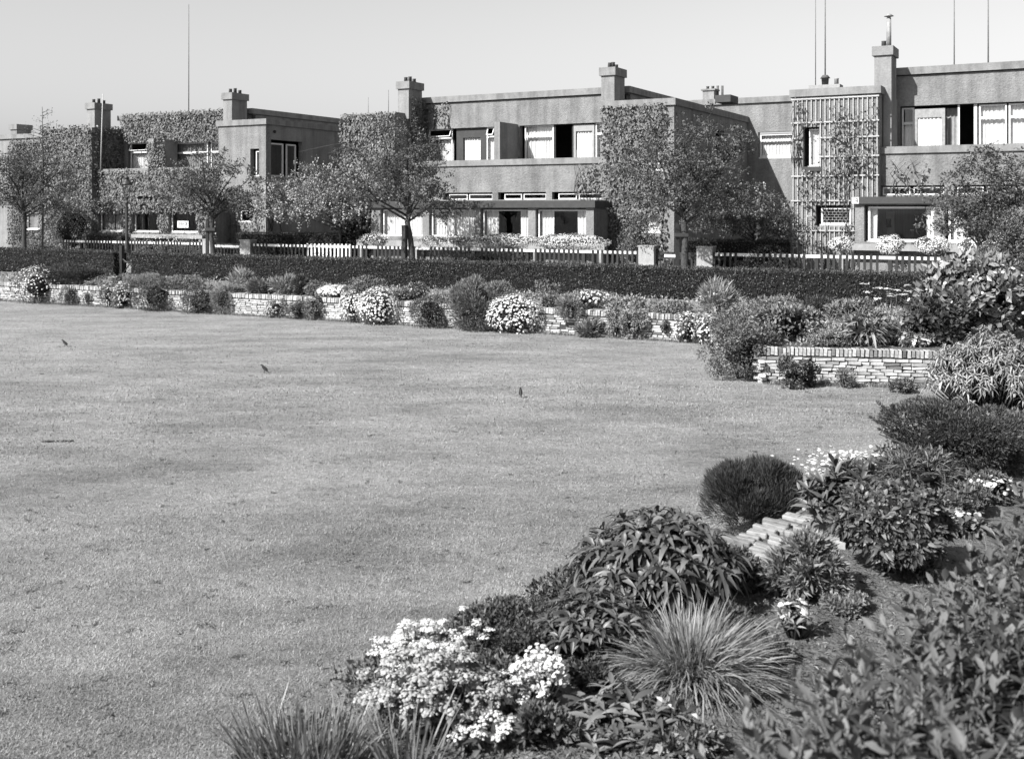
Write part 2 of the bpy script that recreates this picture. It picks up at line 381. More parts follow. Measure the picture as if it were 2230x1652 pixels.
def brick_wall(label, p0, p1, wide=False, single=None, coped=True):
    """single(x) -> True where a brick becomes an object of its own"""
    p0, p1 = np.array(p0), np.array(p1); d = p1 - p0; Ln = np.linalg.norm(d); ang = math.atan2(d[1], d[0])
    t = thing('garden_wall', label, 'wall', (p0[0], p0[1], LAWN_Z), ang)
    H = -LAWN_Z - .17
    V, Q = boxes_vf([(0, Ln, .02, .3, 0, H), (0, Ln, .03, .24, H, H + .10)]); obj('wall_core', mesh(V, Q, M['mortar']), t)
    rows = int(H / .0575); items, caps = [], []
    for r in range(rows):
        x = (-.11 if r % 2 else 0) + rw.random() * .05
        while x < Ln:
            k = rw.integers(0, 8); w = .205 if k < 5 else (.13, .165, .255)[k - 5]
            if rw.random() > .02: items.append((x + w / 2, .045 + rw.normal() * .011, .029 + r * .0575 + rw.normal() * .003, rw.normal() * .035, int(k)))
            x += w + .012 + rw.random() * .008
    x = .03 if coped else Ln
    while x < Ln:
        if wide:
            for yy in (.1, .35, .6): caps.append((x, yy + rw.normal() * .025, H + .115 + rw.normal() * .009, rw.normal() * .05, int(rw.integers(0, 4))))
        else: caps.append((x, .1 + rw.normal() * .008, H + .064 + rw.normal() * .005, rw.normal() * .04, int(rw.integers(0, 4))))
        x += (.053 if wide else .066) + rw.random() * .008
    for lst, lib, nm, single_nm in ((items, BR, 'brick', 'bricks'), (caps, CW if wide else CP, 'coping_brick', 'coping_bricks')):
        one = [i for i in lst if single is None or single(i[0])]
        if len(one) > 300: one = sorted(one, key=lambda i: -i[0] if single is not None else i[0])[:300]
        ids = set(map(id, one)); rest = [i for i in lst if id(i) not in ids]
        for (x, y, z, a, k) in one:
            o = obj(nm, lib[k][1], t); o.location = (x, y, z); o.rotation_euler = (rw.normal() * .02, rw.normal() * .012, a)
        if rest:
            V, Fs = join([(rz_of(lib[k][0][0], a) + np.array((x, y, z)), lib[k][0][1], lib[k][0][2]) for (x, y, z, a, k) in rest])
            obj(single_nm, mesh(V, Fs, M['brick']), t, 'stuff')
    return t
P0 = W(-34.5, 24.1)[:2]; L01 = np.linalg.norm(W1 - P0)
brick_wall('long low pale brick wall with upright coping along the far lawn edge', P0, W1, single=lambda x: x > L01 - 11)
brick_wall('short return of the brick wall hidden behind the round corner bush', W1, W2)
brick_wall('nearer pale brick wall section right of the round corner bush', W2, W3)
brick_wall('brick wall return at the right border behind the pale leafy bush', W3, W4)
near_dir = (Q1 - W4) / np.linalg.norm(Q1 - W4); no = lambda x: False
brick_wall('upper end of the near brick wall hidden under the juniper', W4, W4 + near_dir * 8.9, coped=False, single=no)
brick_wall('near brick wall with broad flat coping seen from above behind heather', W4 + near_dir * 8.92, W4 + near_dir * 11.4, wide=True)
brick_wall('near brick wall stretch overgrown behind the large long-leaved shrub', W4 + near_dir * 11.42, Q1, coped=False, single=no)
brick_wall('lowest stretch of the near brick wall under the white candytuft', Q1, Q2, coped=False, single=no)

# ------------------------------------------------------------------ terrace houses
NW, NP, NM, NB, NR = 38.9, 39.3, 40.9, 37.4, 48.5
class House:
    def __init__(self, label, s0, n0=NW):
        self.s0, self.n0 = s0, n0; self.root = thing('terraced_house', label, 'house', W(s0, n0), -TH)
    def box(self, name, bl, mat, parent=None):
        V, Q = boxes_vf(bl); V -= np.array((self.s0, self.n0, 0)); return obj(name, mesh(V, Q, M[mat]), parent or self.root)
    def raw(self, name, V, Fs, mat, parent=None, smooth=False):
        return obj(name, mesh(np.asarray(V) - np.array((self.s0, self.n0, 0)), Fs, M[mat], smooth), parent or self.root)
    def wall(self, name, s0, s1, z0, z1, n, th, ops, mat='stucco', axis='s'):
        """wall at depth n (front face) with rectangular openings (a0,a1,z0,z1); axis 'n' builds a wall along depth at s=n, growing to -s"""
        xs = sorted({s0, s1, *[min(max(o[i], s0), s1) for o in ops for i in (0, 1)]}); zs = sorted({z0, z1, *[min(max(o[i], z0), z1) for o in ops for i in (2, 3)]})
        bl = []
        for a, b in zip(xs, xs[1:]):
            run = None
            for c, d in zip(zs, zs[1:]):
                m = ((a + b) / 2, (c + d) / 2); solid = not any(o[0] < m[0] < o[1] and o[2] < m[1] < o[3] for o in ops)
                if solid: run = [c if run is None else run[0], d]
                if (not solid) and run: bl.append((a, b, *run)); run = None
            if run: bl.append((a, b, *run))
        if axis == 's': bx = [(a, b, n, n + th, c, d) for a, b, c, d in bl]
        else: bx = [(n - th, n, a, b, c, d) for a, b, c, d in bl]
        return self.box(name, bx, mat)
    def curtain(self, s0, s1, z0, z1, n, mat='curtain', parent=None, pinch=0.0, waves=None):
        m = max(14, int((s1 - s0) * 90)); x = np.linspace(s0, s1, m); ph = np.random.default_rng(int(abs(s0) * 97)).random() * 6
        y = n + .02 * np.sin(x * 46 + ph + 1.7 * np.sin(x * 7)) + .008 * np.sin(x * 97 + ph); rows = [z0, (z0 + z1) / 2, z1]
        V = []
        for q, z in enumerate(rows):
            f = 1 - pinch * (1 - q / 2); xx = (s0 + (x - s0) * f) if pinch >= 0 else (s1 - (s1 - x) * (1 + pinch * (1 - q / 2)))
            V += [(a, b, z) for a, b in zip(xx, y)]
        i = np.arange(2)[:, None] * m + np.arange(m - 1)[None]; i = i.ravel()
        return self.raw('curtain', V, np.stack([i, i + 1, i + m + 1, i + m], -1), mat, parent, True)
    def window(self, s0, s1, z0, z1, n, fr=.055, transom=None, mull=(), cur=None, mat='white', name='window', open_top=False, glass=True, sill=True):
        """n = plane of the outside of the frame"""
        d = .06
        bl = [(s0, s0 + fr, n, n + d, z0, z1), (s1 - fr, s1, n, n + d, z0, z1), (s0 + fr, s1 - fr, n, n + d, z0, z0 + fr * 1.3), (s0 + fr, s1 - fr, n, n + d, z1 - fr, z1)]
        zt = transom
        if zt: bl.append((s0 + fr, s1 - fr, n - .01, n + d, zt, zt + .09))
        for m in mull: bl.append((m - .025, m + .025, n + .004, n + d - .004, z0 + fr * 1.3, z1 - fr))
        w = self.box(name, bl, mat)
        if sill: self.box('sill', [(s0 - .03, s1 + .03, n - .09, n - .002, z0 - .05, z0 + .02)], mat, w)
        if glass: self.box('pane', [(s0 + fr, s1 - fr, n + .028, n + .034, z0 + fr * 1.3, z1 - fr)] if not (zt and open_top) else [(s0 + fr, s1 - fr, n + .028, n + .034, z0 + fr * 1.3, zt)], 'glass', w)
        if zt and open_top:      # top light tilted outwards
            V, Q = boxes_vf([(s0 + fr, s0 + fr + .035, -.02, .02, 0, -(z1 - zt - .14)), (s1 - fr - .035, s1 - fr, -.02, .02, 0, -(z1 - zt - .14)), (s0 + fr + .035, s1 - fr - .035, -.02, .02, -(z1 - zt - .14), -(z1 - zt - .17))])
            a = .5; V2 = V.copy(); V2[:, 1] = V[:, 1] * math.cos(a) + V[:, 2] * math.sin(a); V2[:, 2] = -V[:, 1] * math.sin(a) + V[:, 2] * math.cos(a)
            V2[:, 1] += n + .01; V2[:, 2] += z1 - fr; self.raw('top_light', V2, Q, mat, w)
        if cur:
            nn = n + .16
            for c in cur: self.curtain(s0 + (s1 - s0) * c[0], s0 + (s1 - s0) * c[1], z0 + .02, (zt if (zt and len(c) > 4) else z1) - .02, nn, c[2] if len(c) > 2 else 'curtain', w, c[3] if len(c) > 3 else 0)
        return w
    def chimney(self, s0, s1, z0, z1, n0=39.55, n1=40.6, pots=3, flue=False, vines=False):
        c = self.box('chimney', [(s0, s1, n0, n1, z0, z1 - .32)], 'stucco2')
        self.box('cap', [(s0 - .07, s1 + .07, n0 - .07, n1 + .07, z1 - .32, z1)], 'cornice', c)
        for q in range(pots):
            V, Q = lathe([(.001, 0), (.085, 0), (.075, .18 + .06 * (q % 2)), (.09, .2 + .06 * (q % 2)), (.05, .2 + .06 * (q % 2)), (.001, .1)], 10)
            self.raw('pot', V + np.array(((s0 + s1) / 2, n0 + .2 + q * (n1 - n0 - .4) / max(1, pots - 1), z1)), Q, 'pot', c, True)
        if flue:
            V, Q = lathe([(.001, 0), (.085, 0), (.075, 1.05), (.06, 1.05), (.06, 1.1), (.17, 1.1), (.03, 1.2), (.001, 1.2)], 12)
            self.raw('flue', V + np.array(((s0 + s1) / 2 + .12, n0 + .5, z1)), Q, 'metal', c, True)
        return c
    def mass(self, a, b, bay, zt=7.33, zw=6.55, up_ops=(), cl_ops=(), bay_ops=(), a_ops=(), b_ops=(), side_ops=(), par=(4.19, 4.43), fas=(2.45, 2.72), rear=None, rear_ops=(), bs_ops=()):
        """a,b = wings (s0,s1); bay=(s0,s1)"""
        m0, m1 = a[1], b[0]
        # main upper wall, parapet wall and ground floor
        self.wall('upper_wall', m0, m1, 3.5, zt - .3, NM, .3, up_ops)
        self.wall('balcony_wall', m0, m1, fas[1] - .02, par[0], NP, .22, cl_ops)
        self.box('parapet', [(m0 - .02, m1, NP - .07, NP + .24, par[0], par[1])], 'cornice')
        self.box('balcony_floor', [(m0, m1, NP + .22, NM + 6, 3.42, 3.5)], 'roof')
        self.box('main_roof', [(m0 - .2, m1 + .25, NM + .1, NR + 5, zt - .3, zt - .1)], 'roof')
        self.box('cornice', [(m0 - .3, m1 + .37, NM - .1, NM + .2, zt - .26, zt), (m1 + .05, m1 + .37, NM + .2, NR + 5, zt - .26, zt), (m0 - .3, m0 - .05, NM + .2, NR + 5, zt - .26, zt)], 'cornice')
        self.box('side_wall', [(m1 + .05, m1 + .25, NM + .3, NR + 5, 3.5, zt - .3), (m0 - .2, m0, NM + .3, NR + 5, 3.5, zt - .3)], 'stucco2')
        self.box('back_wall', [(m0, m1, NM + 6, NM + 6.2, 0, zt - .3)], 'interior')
        # bay
        self.wall('bay_wall', bay[0], bay[1], -.05, fas[0], NB, .25, bay_ops)
        self.wall('bay_side', NB + .25, NP + .22, -.05, fas[0], bay[1], .25, bs_ops, 'stucco', 'n')
        self.box('bay_side', [(bay[0], bay[0] + .25, NB + .25, NW - .01, -.05, fas[0])], 'stucco')
        self.box('bay_roof', [(bay[0] - .1, bay[1] + .1, NB - .12, NP + .2, fas[0], fas[1])], 'fascia')
        # wings
        for (w, ops, nm) in ((a, a_ops, 'wing'), (b, b_ops, 'wing')):
            if w[1] - w[0] < .5: continue
            self.wall('wing_wall', w[0], w[1], -.05, zw - .25, NW, .25, ops, 'stucco')
            self.wall('wing_side', NW + .25, NR, -.05, zw - .25, w[1], .25, side_ops if w is b else (), 'stucco2', 'n')
            self.box('wing_side', [(w[0], w[0] + .25, NW + .25, NR, -.05, zw - .25)], 'stucco2')
            self.box('wing_roof', [(w[0] + .05, w[1] - .05, NW + .05, NR, zw - .25, zw - .12)], 'roof')
            self.box('wing_cornice', [(w[0] - .08, w[1] + .08, NW - .08, NW + .12, zw - .26, zw), (w[1] - .12, w[1] + .08, NW + .12, NR - .01, zw - .26, zw), (w[0] - .08, w[0] + .12, NW + .12, NR - .01, zw - .26, zw)], 'cornice')
        if rear:
            self.wall('rear_wall', rear[0], rear[1], -.05, zt - .26, NR, .3, rear_ops, 'stucco')
            self.box('rear_cornice', [(rear[0], rear[1], NR - .1, NR + .3, zt - .26, zt)], 'cornice')
            self.box('rear_roof', [(rear[0], rear[1], NR + .3, NR + 5, zt - .3, zt - .12)], 'roof')

def ops(rects, n, z=None): return [(sN(r[0], n), sN(r[1], n), *(z or (zN((r[0] + r[1]) / 2, r[3], n), zN((r[0] + r[1]) / 2, r[2], n)))) for r in rects]

# --- middle house
a, b = (sN(748, NW), -26.7), (sN(1311, NW), sN(1468, NW))
bayC = (sN(808, NB), sN(1293, NB))
upC = ops([(930, 1076), (1131, 1308)], NM, (3.5, 5.92)); upC[0] = (a[1] + .35, *upC[0][1:]); upC[1] = (upC[1][0], b[0] - .3, *upC[1][2:])
clC = ops([(965, 1072), (1085, 1189), (1202, 1312)], NP, (2.78, 3.08))
bwC = ops([(828, 920), (934, 1032), (1046, 1150), (1166, 1276)], NB, (1.28, 2.41))
HC = House('middle flat-roofed house with four curtained bay windows and two chimneys', a[0])
side_op = [(NW + 5.0, NW + 6.2, 4.5, 5.7)]
HC.mass(a, b, bayC, up_ops=upC, cl_ops=clC, bay_ops=bwC, b_ops=ops([(1420, 1446, 318, 372)], NW) + ops([(1385, 1438)], NW, (1.5, 2.15)), side_ops=side_op, rear=(-36.6, a[0]))
HC.chimney(-26.98, -26.42, 6.3, 7.93); HC.chimney(-17.35, -16.79, 6.3, 7.95)
s0, s1, z0, z1 = upC[0]; q = NM + .12
HC.window(s0 + .02, s0 + 1.25, 4.45, z1, q, transom=5.45, open_top=True, cur=[(0, .45, 'curtain_grey', 0, 1), (.45, 1, 'curtain', 0, 1)])
d0, d1 = sN(1003, NM), sN(1045, NM)
HC.box('door', [(d0 - .28, d0 + .06, q, q + .06, 3.5, z1), (d1 - .04, d1 + .25, q, q + .06, 3.5, z1), (d0 + .06, d1 - .04, q, q + .06, 5.5, z1)], 'fascia')
HC.curtain(d0, d1, 3.55, 5.52, q + .12)
HC.window(d1 + .27, s1, 4.45, z1, q, transom=5.45, open_top=True, cur=[(0, 1, 'curtain', 0, 1)])
HC.box('partition_wall', [(sN(1076, NP), sN(1088, NP), NP + .02, NM, 4.0, 5.98)], 'stucco2')
s0, s1, z0, z1 = upC[1]
w1 = sN(1140, NM); w2 = sN(1203, NM); w3 = sN(1247, NM); w4 = sN(1292, NM)
HC.window(w1, w2, 4.45, z1, q, transom=5.42, cur=[(0, 1)])
HC.box('door_frame', [(w2 + .01, w2 + .09, q, q + .08, 3.5, z1), (w3 - .08, w3, q, q + .08, 3.5, z1)], 'dark')
dr = HC.box('door', [(w3, w3 + .1, q - .02, q + .04, 3.5, z1 - .05), (w4 - .1, w4, q - .02, q + .04, 3.5, z1 - .05), (w3 + .1, w4 - .1, q - .02, q + .04, 5.6, z1 - .05)], 'grey_paint')
HC.curtain(w3 + .1, w4 - .1, 3.6, 5.6, q + .06, parent=dr)
HC.window(w4 + .05, s1, 4.45, z1, q, transom=5.42, cur=[(0, .8, 'curtain_grey')])
HC.box('hanging_cloth', [(sN(1222, NM), sN(1240, NM), NM + 1.1, NM + 1.14, 4.1, 4.95)], 'grey_paint')
for (x0, x1, z0, z1) in clC:
    m = (x0 + x1) / 2
    HC.window(x0 + .25, m - .04, z0, z1 - .06, NP + .08, fr=.04, sill=False); HC.window(m + .04, x1 - .02, z0, z1 - .06, NP + .08, fr=.04, sill=False)
for i, (x0, x1, z0, z1) in enumerate(bwC):
    cur = [(0, .48), (.5, 1.0)] if i == 1 else [(0, 1)] if i == 0 else [(.02, .3, 'curtain', .03), (.78, .99, 'curtain', -.03)]
    HC.window(x0 + .06, x1 - .02, z0, z1 - .04, NB + .14, fr=.05, cur=cur, mull=([(x0 + x1) / 2] if i == 1 else []))
o = ops([(1420, 1446, 318, 372)], NW)[0]; HC.window(o[0], o[1], o[2], o[3], NW + .12, cur=[(0, 1)])
o = ops([(1385, 1438)], NW, (1.5, 2.15))[0]; HC.window(o[0], o[1], o[2], o[3], NW + .12, cur=[(0, 1)])
HC.box('cornice_vent', [(-12.9, -12.3, NW + 1.2, NW + 2.2, 6.43, 6.7)], 'fascia')
wing_s_C = b[1]

# --- left house
a, b = (sN(95, NW), sN(200, NW)), (sN(476, NW), sN(579, NW))
bayL = (sN(205, NB), sN(452, NB))
upL = [(a[1] + .3, sN(323, NM), 3.5, 5.85), (sN(375, NM), b[0] - .2, 3.5, 5.75)]
bwL = ops([(213, 270), (287, 346), (367, 431)], NB, (1.3, 2.33))
HL = House('ivy-covered house at the left with a white flagpole and two chimneys', a[0])
gb = ops([(518, 550, 455, 484)], NW)[0]; slim = ops([(545, 564, 324, 384)], NW)[0]
sb = (nS(590, b[1]), nS(659, b[1]), 3.9, 5.62)
HL.mass(a, b, bayL, zt=7.3, up_ops=upL, cl_ops=ops([(300, 372)], NP, (2.75, 3.05)), bay_ops=bwL, b_ops=[gb, slim, (sN(478, NW), sN(489, NW), -.05, 2.2)], side_ops=[(sb[0], sb[1], sb[2], sb[3])])
HL.chimney(sN(189, 39.55), sN(206, 39.55), 6.3, 7.9); HL.chimney(sN(486, 39.55), sN(505, 39.55), 6.3, 7.95)
s0, s1, z0, z1 = upL[0]
HL.window(s0 + .15, s0 + 1.75, 4.45, z1, q, transom=5.3, open_top=True, cur=[(0, 1, 'curtain', 0, 1)])
HL.box('door', [(s0 + 1.8, s0 + 2.1, q, q + .06, 3.5, z1), (s0 + 2.75, s0 + 3.0, q, q + .06, 3.5, z1), (s0 + 2.1, s0 + 2.75, q, q + .06, 5.35, z1)], 'fascia')
HL.curtain(s0 + 2.1, s0 + 2.75, 3.55, 5.35, q + .1)
HL.window(s0 + 3.05, s1, 4.45, z1, q, transom=5.3, cur=[(0, 1)])
s0, s1, z0, z1 = upL[1]
HL.window(s0 + .05, (s0 + s1) / 2 - .1, 4.45, z1, q, transom=5.2, cur=[(0, 1, 'curtain_grey')]); HL.window((s0 + s1) / 2 + .1, s1 - .05, 4.45, z1, q, transom=5.2, cur=[(0, 1, 'curtain_grey')])
HL.box('partition_wall', [(sN(323, NP), sN(334, NP), NP + .02, NM, 4.0, 5.9)], 'stucco2')
for i, (x0, x1, z0, z1) in enumerate(bwL):
    HL.window(x0 + .06, x1, z0, z1 - .02, NB + .14, fr=.06, cur=[(0, .46, 'curtain_grey'), (.5, 1, 'curtain_grey')] if i == 0 else None)
HL.window(gb[0] + .1, gb[1], gb[2], gb[3] - .05, NW + .1); HL.window(slim[0] + .45 * (slim[1] - slim[0]), slim[1], slim[2], slim[3] - .1, NW + .12, fr=.05)
HL.box('entrance_door', [(sN(478, NW), sN(489, NW), NW + .12, NW + .17, -.05, 2.2)], 'dark')
# side window of the wing (frame along depth)
mid = (sb[0] + sb[1]) / 2; sx = b[1] - .12
for (n0, n1) in ((sb[0], mid - .12), (mid + .1, sb[1] - .35)):
    w = HL.box('window', [(sx - .06, sx, n0, n0 + .06, sb[2], sb[3] - .15), (sx - .06, sx, n1 - .07, n1, sb[2], sb[3] - .15), (sx - .06, sx, n0 + .06, n1 - .07, sb[3] - .22, sb[3] - .15), (sx - .06, sx, n0 + .06, n1 - .07, sb[2], sb[2] + .08)], 'white')
    HL.box('pane', [(sx - .035, sx - .028, n0 + .06, n1 - .07, sb[2] + .08, sb[3] - .22)], 'glass', w)
V, Q, T = tube([(b[1] - .1, nS(597, b[1]), 6.0), (b[1] + .07, nS(597, b[1]), 5.98)], .07, 10); HL.raw('vent_pipe', V, [Q, T], 'dark')
V, Q = lathe([(.001, 0), (.1, 0), (.1, .25), (.13, .25), (.13, .33), (.001, .36)], 10); HL.raw('roof_vent', V + np.array((sN(302, 43), 43, 7.2)), Q, 'pot', None, True)

# --- right house
a, b = (sN(1725, NW), sN(1914, NW)), (3.2, 3.4)
bayR = (sN(1862, NB), 2.6)
upR = [(sN(1960, NM), 2.6, 3.6, 6.05)]
trU = ops([(1749, 1784, 277, 363)], NW)[0]; trG = ops([(1776, 1853, 447, 491)], NW)[0]
bwR = ops([(1882, 2033), (2057, 2190)], NB, (1.32, 2.53)) + [(1.0, 2.2, 1.32, 2.53)]
clR = ops([(1915, 2057), (2077, 2215)], NP, (2.87, 3.2))
recess_op = ops([(1651, 1722, 287, 345)], NR)[0]; recess_op = (recess_op[0], sN(1750, NR), recess_op[2], recess_op[3])
HR = House('right-hand house with a trellised wing, tall chimney flue and open balcony doors', a[0])
HR.mass(a, b, bayR, zt=7.42, zw=6.62, up_ops=upR, cl_ops=clR, bay_ops=bwR, a_ops=[trU, trG], par=(4.3, 4.54), fas=(2.57, 2.8), rear=(-17.2, a[0]), rear_ops=[recess_op])
HR.chimney(-6.99, -6.42, 6.3, 8.05, pots=1, flue=True)
HR.box('chimney_breast', [(-6.69, -6.42, 39.55, NM, 3.5, 6.3)], 'stucco2')
s0, s1, z0, z1 = upR[0]; us = lambda u: sN(u, NM)
HR.window(us(1963), us(1990), 4.5, z1 - .05, q, transom=5.4, cur=[(.1, 1, 'curtain', 0, 1)])
dr = HR.box('door', [(us(1991), us(1998), q - .1, q - .04, 3.6, z1 - .12), (us(2050), us(2058), q - .1, q - .04, 3.6, z1 - .12), (us(1998), us(2050), q - .1, q - .04, 5.62, z1 - .12)], 'metal')
HR.curtain(us(1998), us(2050), 3.65, 5.62, q - .05, parent=dr)
HR.curtain(us(2058), us(2084), 3.65, z1 - .1, q + .3, 'curtain_grey'); HR.box('door_frame', [(us(2085), us(2089), q, q + .08, 3.6, z1), (us(2120), us(2127), q, q + .08, 3.6, z1)], 'white')
HR.window(us(2131), us(2192), 4.5, z1 - .05, q, transom=5.5, cur=[(0, 1)]); HR.window(us(2196), s1, 4.5, z1 - .05, q, transom=5.5, cur=[(0, 1)])
for (x0, x1, z0, z1) in clR:
    m = (x0 + x1) / 2; HR.window(x0 + .1, m - .05, z0, z1 - .05, NP + .08, fr=.04, sill=False); HR.window(m + .05, x1 - .02, z0, z1 - .05, NP + .08, fr=.04, sill=False)
for i, (x0, x1, z0, z1) in enumerate(bwR):
    HR.window(x0 + .1, x1 - .02, z0, z1 - .05, NB + .14, fr=.07, cur=[(.02, .14, 'curtain', .1), (.88, .99, 'curtain', -.12)] if i == 0 else [(.05, .3, 'curtain', .1), (.8, 1)])
HR.box('inner_door', [(sN(1927, NB + 3), sN(1947, NB + 3), NB + 3, NB + 3.05, .2, 2.3)], 'white')
HR.box('hanging_picture', [(sN(1930, NB + 3), sN(1941, NB + 3), NB + 2.96, NB + 2.99, 1.75, 2.05)], 'dark')
HR.window(trU[0] + .33 * (trU[1] - trU[0]), trU[1], trU[2], trU[3] - .06, NW + .12, fr=.045, cur=[(0, 1)])
HR.box('window_ledge', [(trU[0] - .03, trU[1] + .05, NW - .1, NW - .002, trU[2] - .16, trU[2])], 'fascia')
w = HR.window(trG[0] + .14 * (trG[1] - trG[0]), trG[1] - .01, trG[2] + .02, trG[3] - .08, NW + .12, fr=.06)
lead = []; x0, x1, z0, z1 = trG[0] + .14 * (trG[1] - trG[0]) + .06, trG[1] - .07, trG[2] + .1, trG[3] - .14
for r in range(5):
    zz = z0 + (z1 - z0) * r / 5; lead.append((x0, x1, NW + .135, NW + .145, zz - .006, zz + .006))
    for c_ in range(7):
        xx = x0 + (x1 - x0) * (c_ + (.5 if r % 2 else .05)) / 7; lead.append((xx - .006, xx + .006, NW + .134, NW + .146, zz + .007, zz + (z1 - z0) / 5 - .007))
HR.box('leading', lead, 'grey_paint', w)
HR.window(recess_op[0] + .05, recess_op[1], recess_op[2] + .05, recess_op[3] - .08, NR + .12, fr=.07, transom=recess_op[3] - .42, cur=[(0, 1)])
# house number plate on the fascia end
pl = HR.box('number_plate', [(bayR[0] - .08, bayR[0] + .15, NB - .14, NB - .122, 2.575, 2.79)], 'white')
dg = [(-.03, -.005, .04, .17)]
c0 = bayR[0] + .035; bars = [(c0 - .055, c0 - .035, .035, .17)] + [(c0 + .0, c0 + .06, z_, z_ + .022) for z_ in (.035, .09, .148)] + [(c0 + .06, c0 + .08, .035, .17)]
HR.box('numeral', [(x0, x1, NB - .146, NB - .1405, 2.575 + z_0, 2.575 + z_1) for x0, x1, z_0, z_1 in bars], 'ink', pl)

# --- house beyond the left edge, only its end shows
HX = House('plain dark gable end of the next house at the far left edge', -60)
HX.box('end_wall', [(-60, sN(92, 43.5), 43.5, 48, -.05, 6.6)], 'stucco2'); HX.box('cornice', [(-60, sN(94, 43.4), 43.4, 48, 6.6, 6.86)], 'cornice')
HX.chimney(sN(32, 44.5), sN(46, 44.5), 6.6, 7.55, 44.2, 45.2, pots=0)
HX.window(sN(60, 43.4), sN(88, 43.4), 1.2, 2.2, 43.4)

# roof furniture
def roofthing(name, label, cat, u, vt, vb, n, build):
    s_ = sN(u, n); zb = zN(u, vb, n); zt = zN(u, vt, n); t = thing(name, label, cat, W(s_, n, zb), -TH); build(t, zt - zb); return t
def pole(t, h, r=.022, lean=0.0, mat='rod'):
    V, Q, T = tube([(0, 0, -.25), (lean * .5, 0, h * .5), (lean, 0, h)], [r, r * .9, r * .7], 6); obj('mast', mesh(V, [Q, T], M[mat], True), t)
for (u, vt, vb, n, lb, r) in ((411, 10, 246, 43, 'tall thin aerial mast rising behind the ivy-covered house roof', .028), (1776, -30, 186, 44, 'left of the two thin aerial masts above the trellised wing', .02),
                             (1797, -30, 168, 44.3, 'right of the two aerial masts above the trellised wing, rising from the vent', .03), (2078, -30, 150, 43, 'thin aerial mast above the right-hand house, left of a pair', .025),
                             (2152, -30, 146, 43, 'right one of the thin aerial masts above the right-hand house', .03), (846, 196, 248, 47, 'short thin aerial rod left of the middle chimney', .018), (802, 212, 248, 49, 'shorter faint aerial rod farther left of the middle chimney', .014)):
    roofthing('aerial_mast', lb, 'mast', u, vt, vb + 8, n, lambda t, h, r=r: pole(t, h, r))
def vents(t, h):
    V, Q = boxes_vf([(-.3, .25, -.3, .3, -.3, h * .62)]); b_ = obj('stack', mesh(V, Q, M['stucco2']), t)
    V, Q = boxes_vf([(-.37, .32, -.36, .36, h * .62, h * .75)]); obj('cap', mesh(V, Q, M['cornice']), b_)
    for x in (-.15, .1): V, Q = lathe([(.001, h * .75), (.07, h * .75), (.07, h * .95), (.09, h), (.001, h)], 8); obj('pot', mesh(V + np.array((x, 0, 0)), Q, M['pot'], True), b_)
roofthing('roof_stack', 'small pale chimney block on the recessed roof behind the big tree', 'chimney', 1548, 188, 216, 50, vents)
for u, lb in ((1563, 'left of two upright flue pipes on the recessed roof'), (1573, 'right of two upright flue pipes on the recessed roof')):
    def fl(t, h): V, Q = lathe([(.001, -.2), (.06, -.2), (.06, h), (.04, h), (.001, h)], 8); obj('pipe', mesh(V, Q, M['pot'], True), t)
    roofthing('flue_pipe', lb, 'pipe', u, 187, 216, 50.2, fl)
def cowl(t, h):
    V, Q = boxes_vf([(-.55, .6, -.3, .3, -.2, .2 * h)]); obj('base_block', mesh(V, Q, M['post']), t)
    V, Q = lathe([(.001, .2 * h), (.12, .2 * h), (.14, .75 * h), (.19, .75 * h), (.1, h), (.001, h)], 10); obj('cowl', mesh(V, Q, M['pot'], True), t)
    V, Q = lathe([(.001, .2 * h), (.08, .2 * h), (.08, .65 * h), (.1, .7 * h), (.001, .7 * h)], 8); obj('pot', mesh(V + np.array((.42, 0, 0)), Q, M['metal'], True), t)
roofthing('vent_block', 'white vent block with dark cowl on the trellised wing roof', 'vent', 1797, 164, 192, 42, cowl)
s_ = sN(219, NP - .15); t = thing('flagpole', 'leaning white flagpole fixed to the balcony of the ivy-covered house', 'flagpole', W(s_, NP - .15, 4.2), -TH)
V, Q, T = tube([(0, 0, -.1), (.08, 0, 2.0), (.16, 0, 4.05)], [.034, .03, .02], 8); obj('staff', mesh(V, [Q, T], M['trellis'], True), t)
V, Q = boxes_vf([(-.07, .07, -.02, .12, .05, .13)]); obj('bracket', mesh(V, Q, M['iron']), t)
# card behind the left house's window
sc0, sc1 = sN(389, NB + .2), sN(413, NB + .2); zc0 = zN(401, 496, NB + .1); zc1 = zN(401, 481, NB + .1)
t = thing('window_card', 'white lettered card standing in the dark bay window at left', 'card', W(sc0, NB + .12, zc0), -TH)
V, Q = boxes_vf([(0, sc1 - sc0, 0, .006, 0, zc1 - zc0)]); obj('board', mesh(V, Q, M['white']), t)
hh = zc1 - zc0; ww = sc1 - sc0
bl = [(.14, .26, .66, .74), (.18, .22, .35, .68), (.3, .34, .35, .74), (.34, .44, .66, .74), (.34, .42, .5, .57), (.34, .44, .35, .42), (.48, .52, .35, .7), (.78, .84, .42, .74), (.66, .78, .66, .74)]
V, Q = boxes_vf([(ww * x0, ww * x1, -.006, -.001, hh * y0, hh * y1) for x0, x1, y0, y1 in bl]); obj('lettering', mesh(V, Q, M['ink']), t, 'stuff')
V, Q, T = tube([(ww * .5, -.004, hh * .72), (ww * .62, -.004, hh * .5), (ww * .8, -.004, hh * .36)], .012, 5); obj('lettering', mesh(V, [Q, T], M['ink']), t)
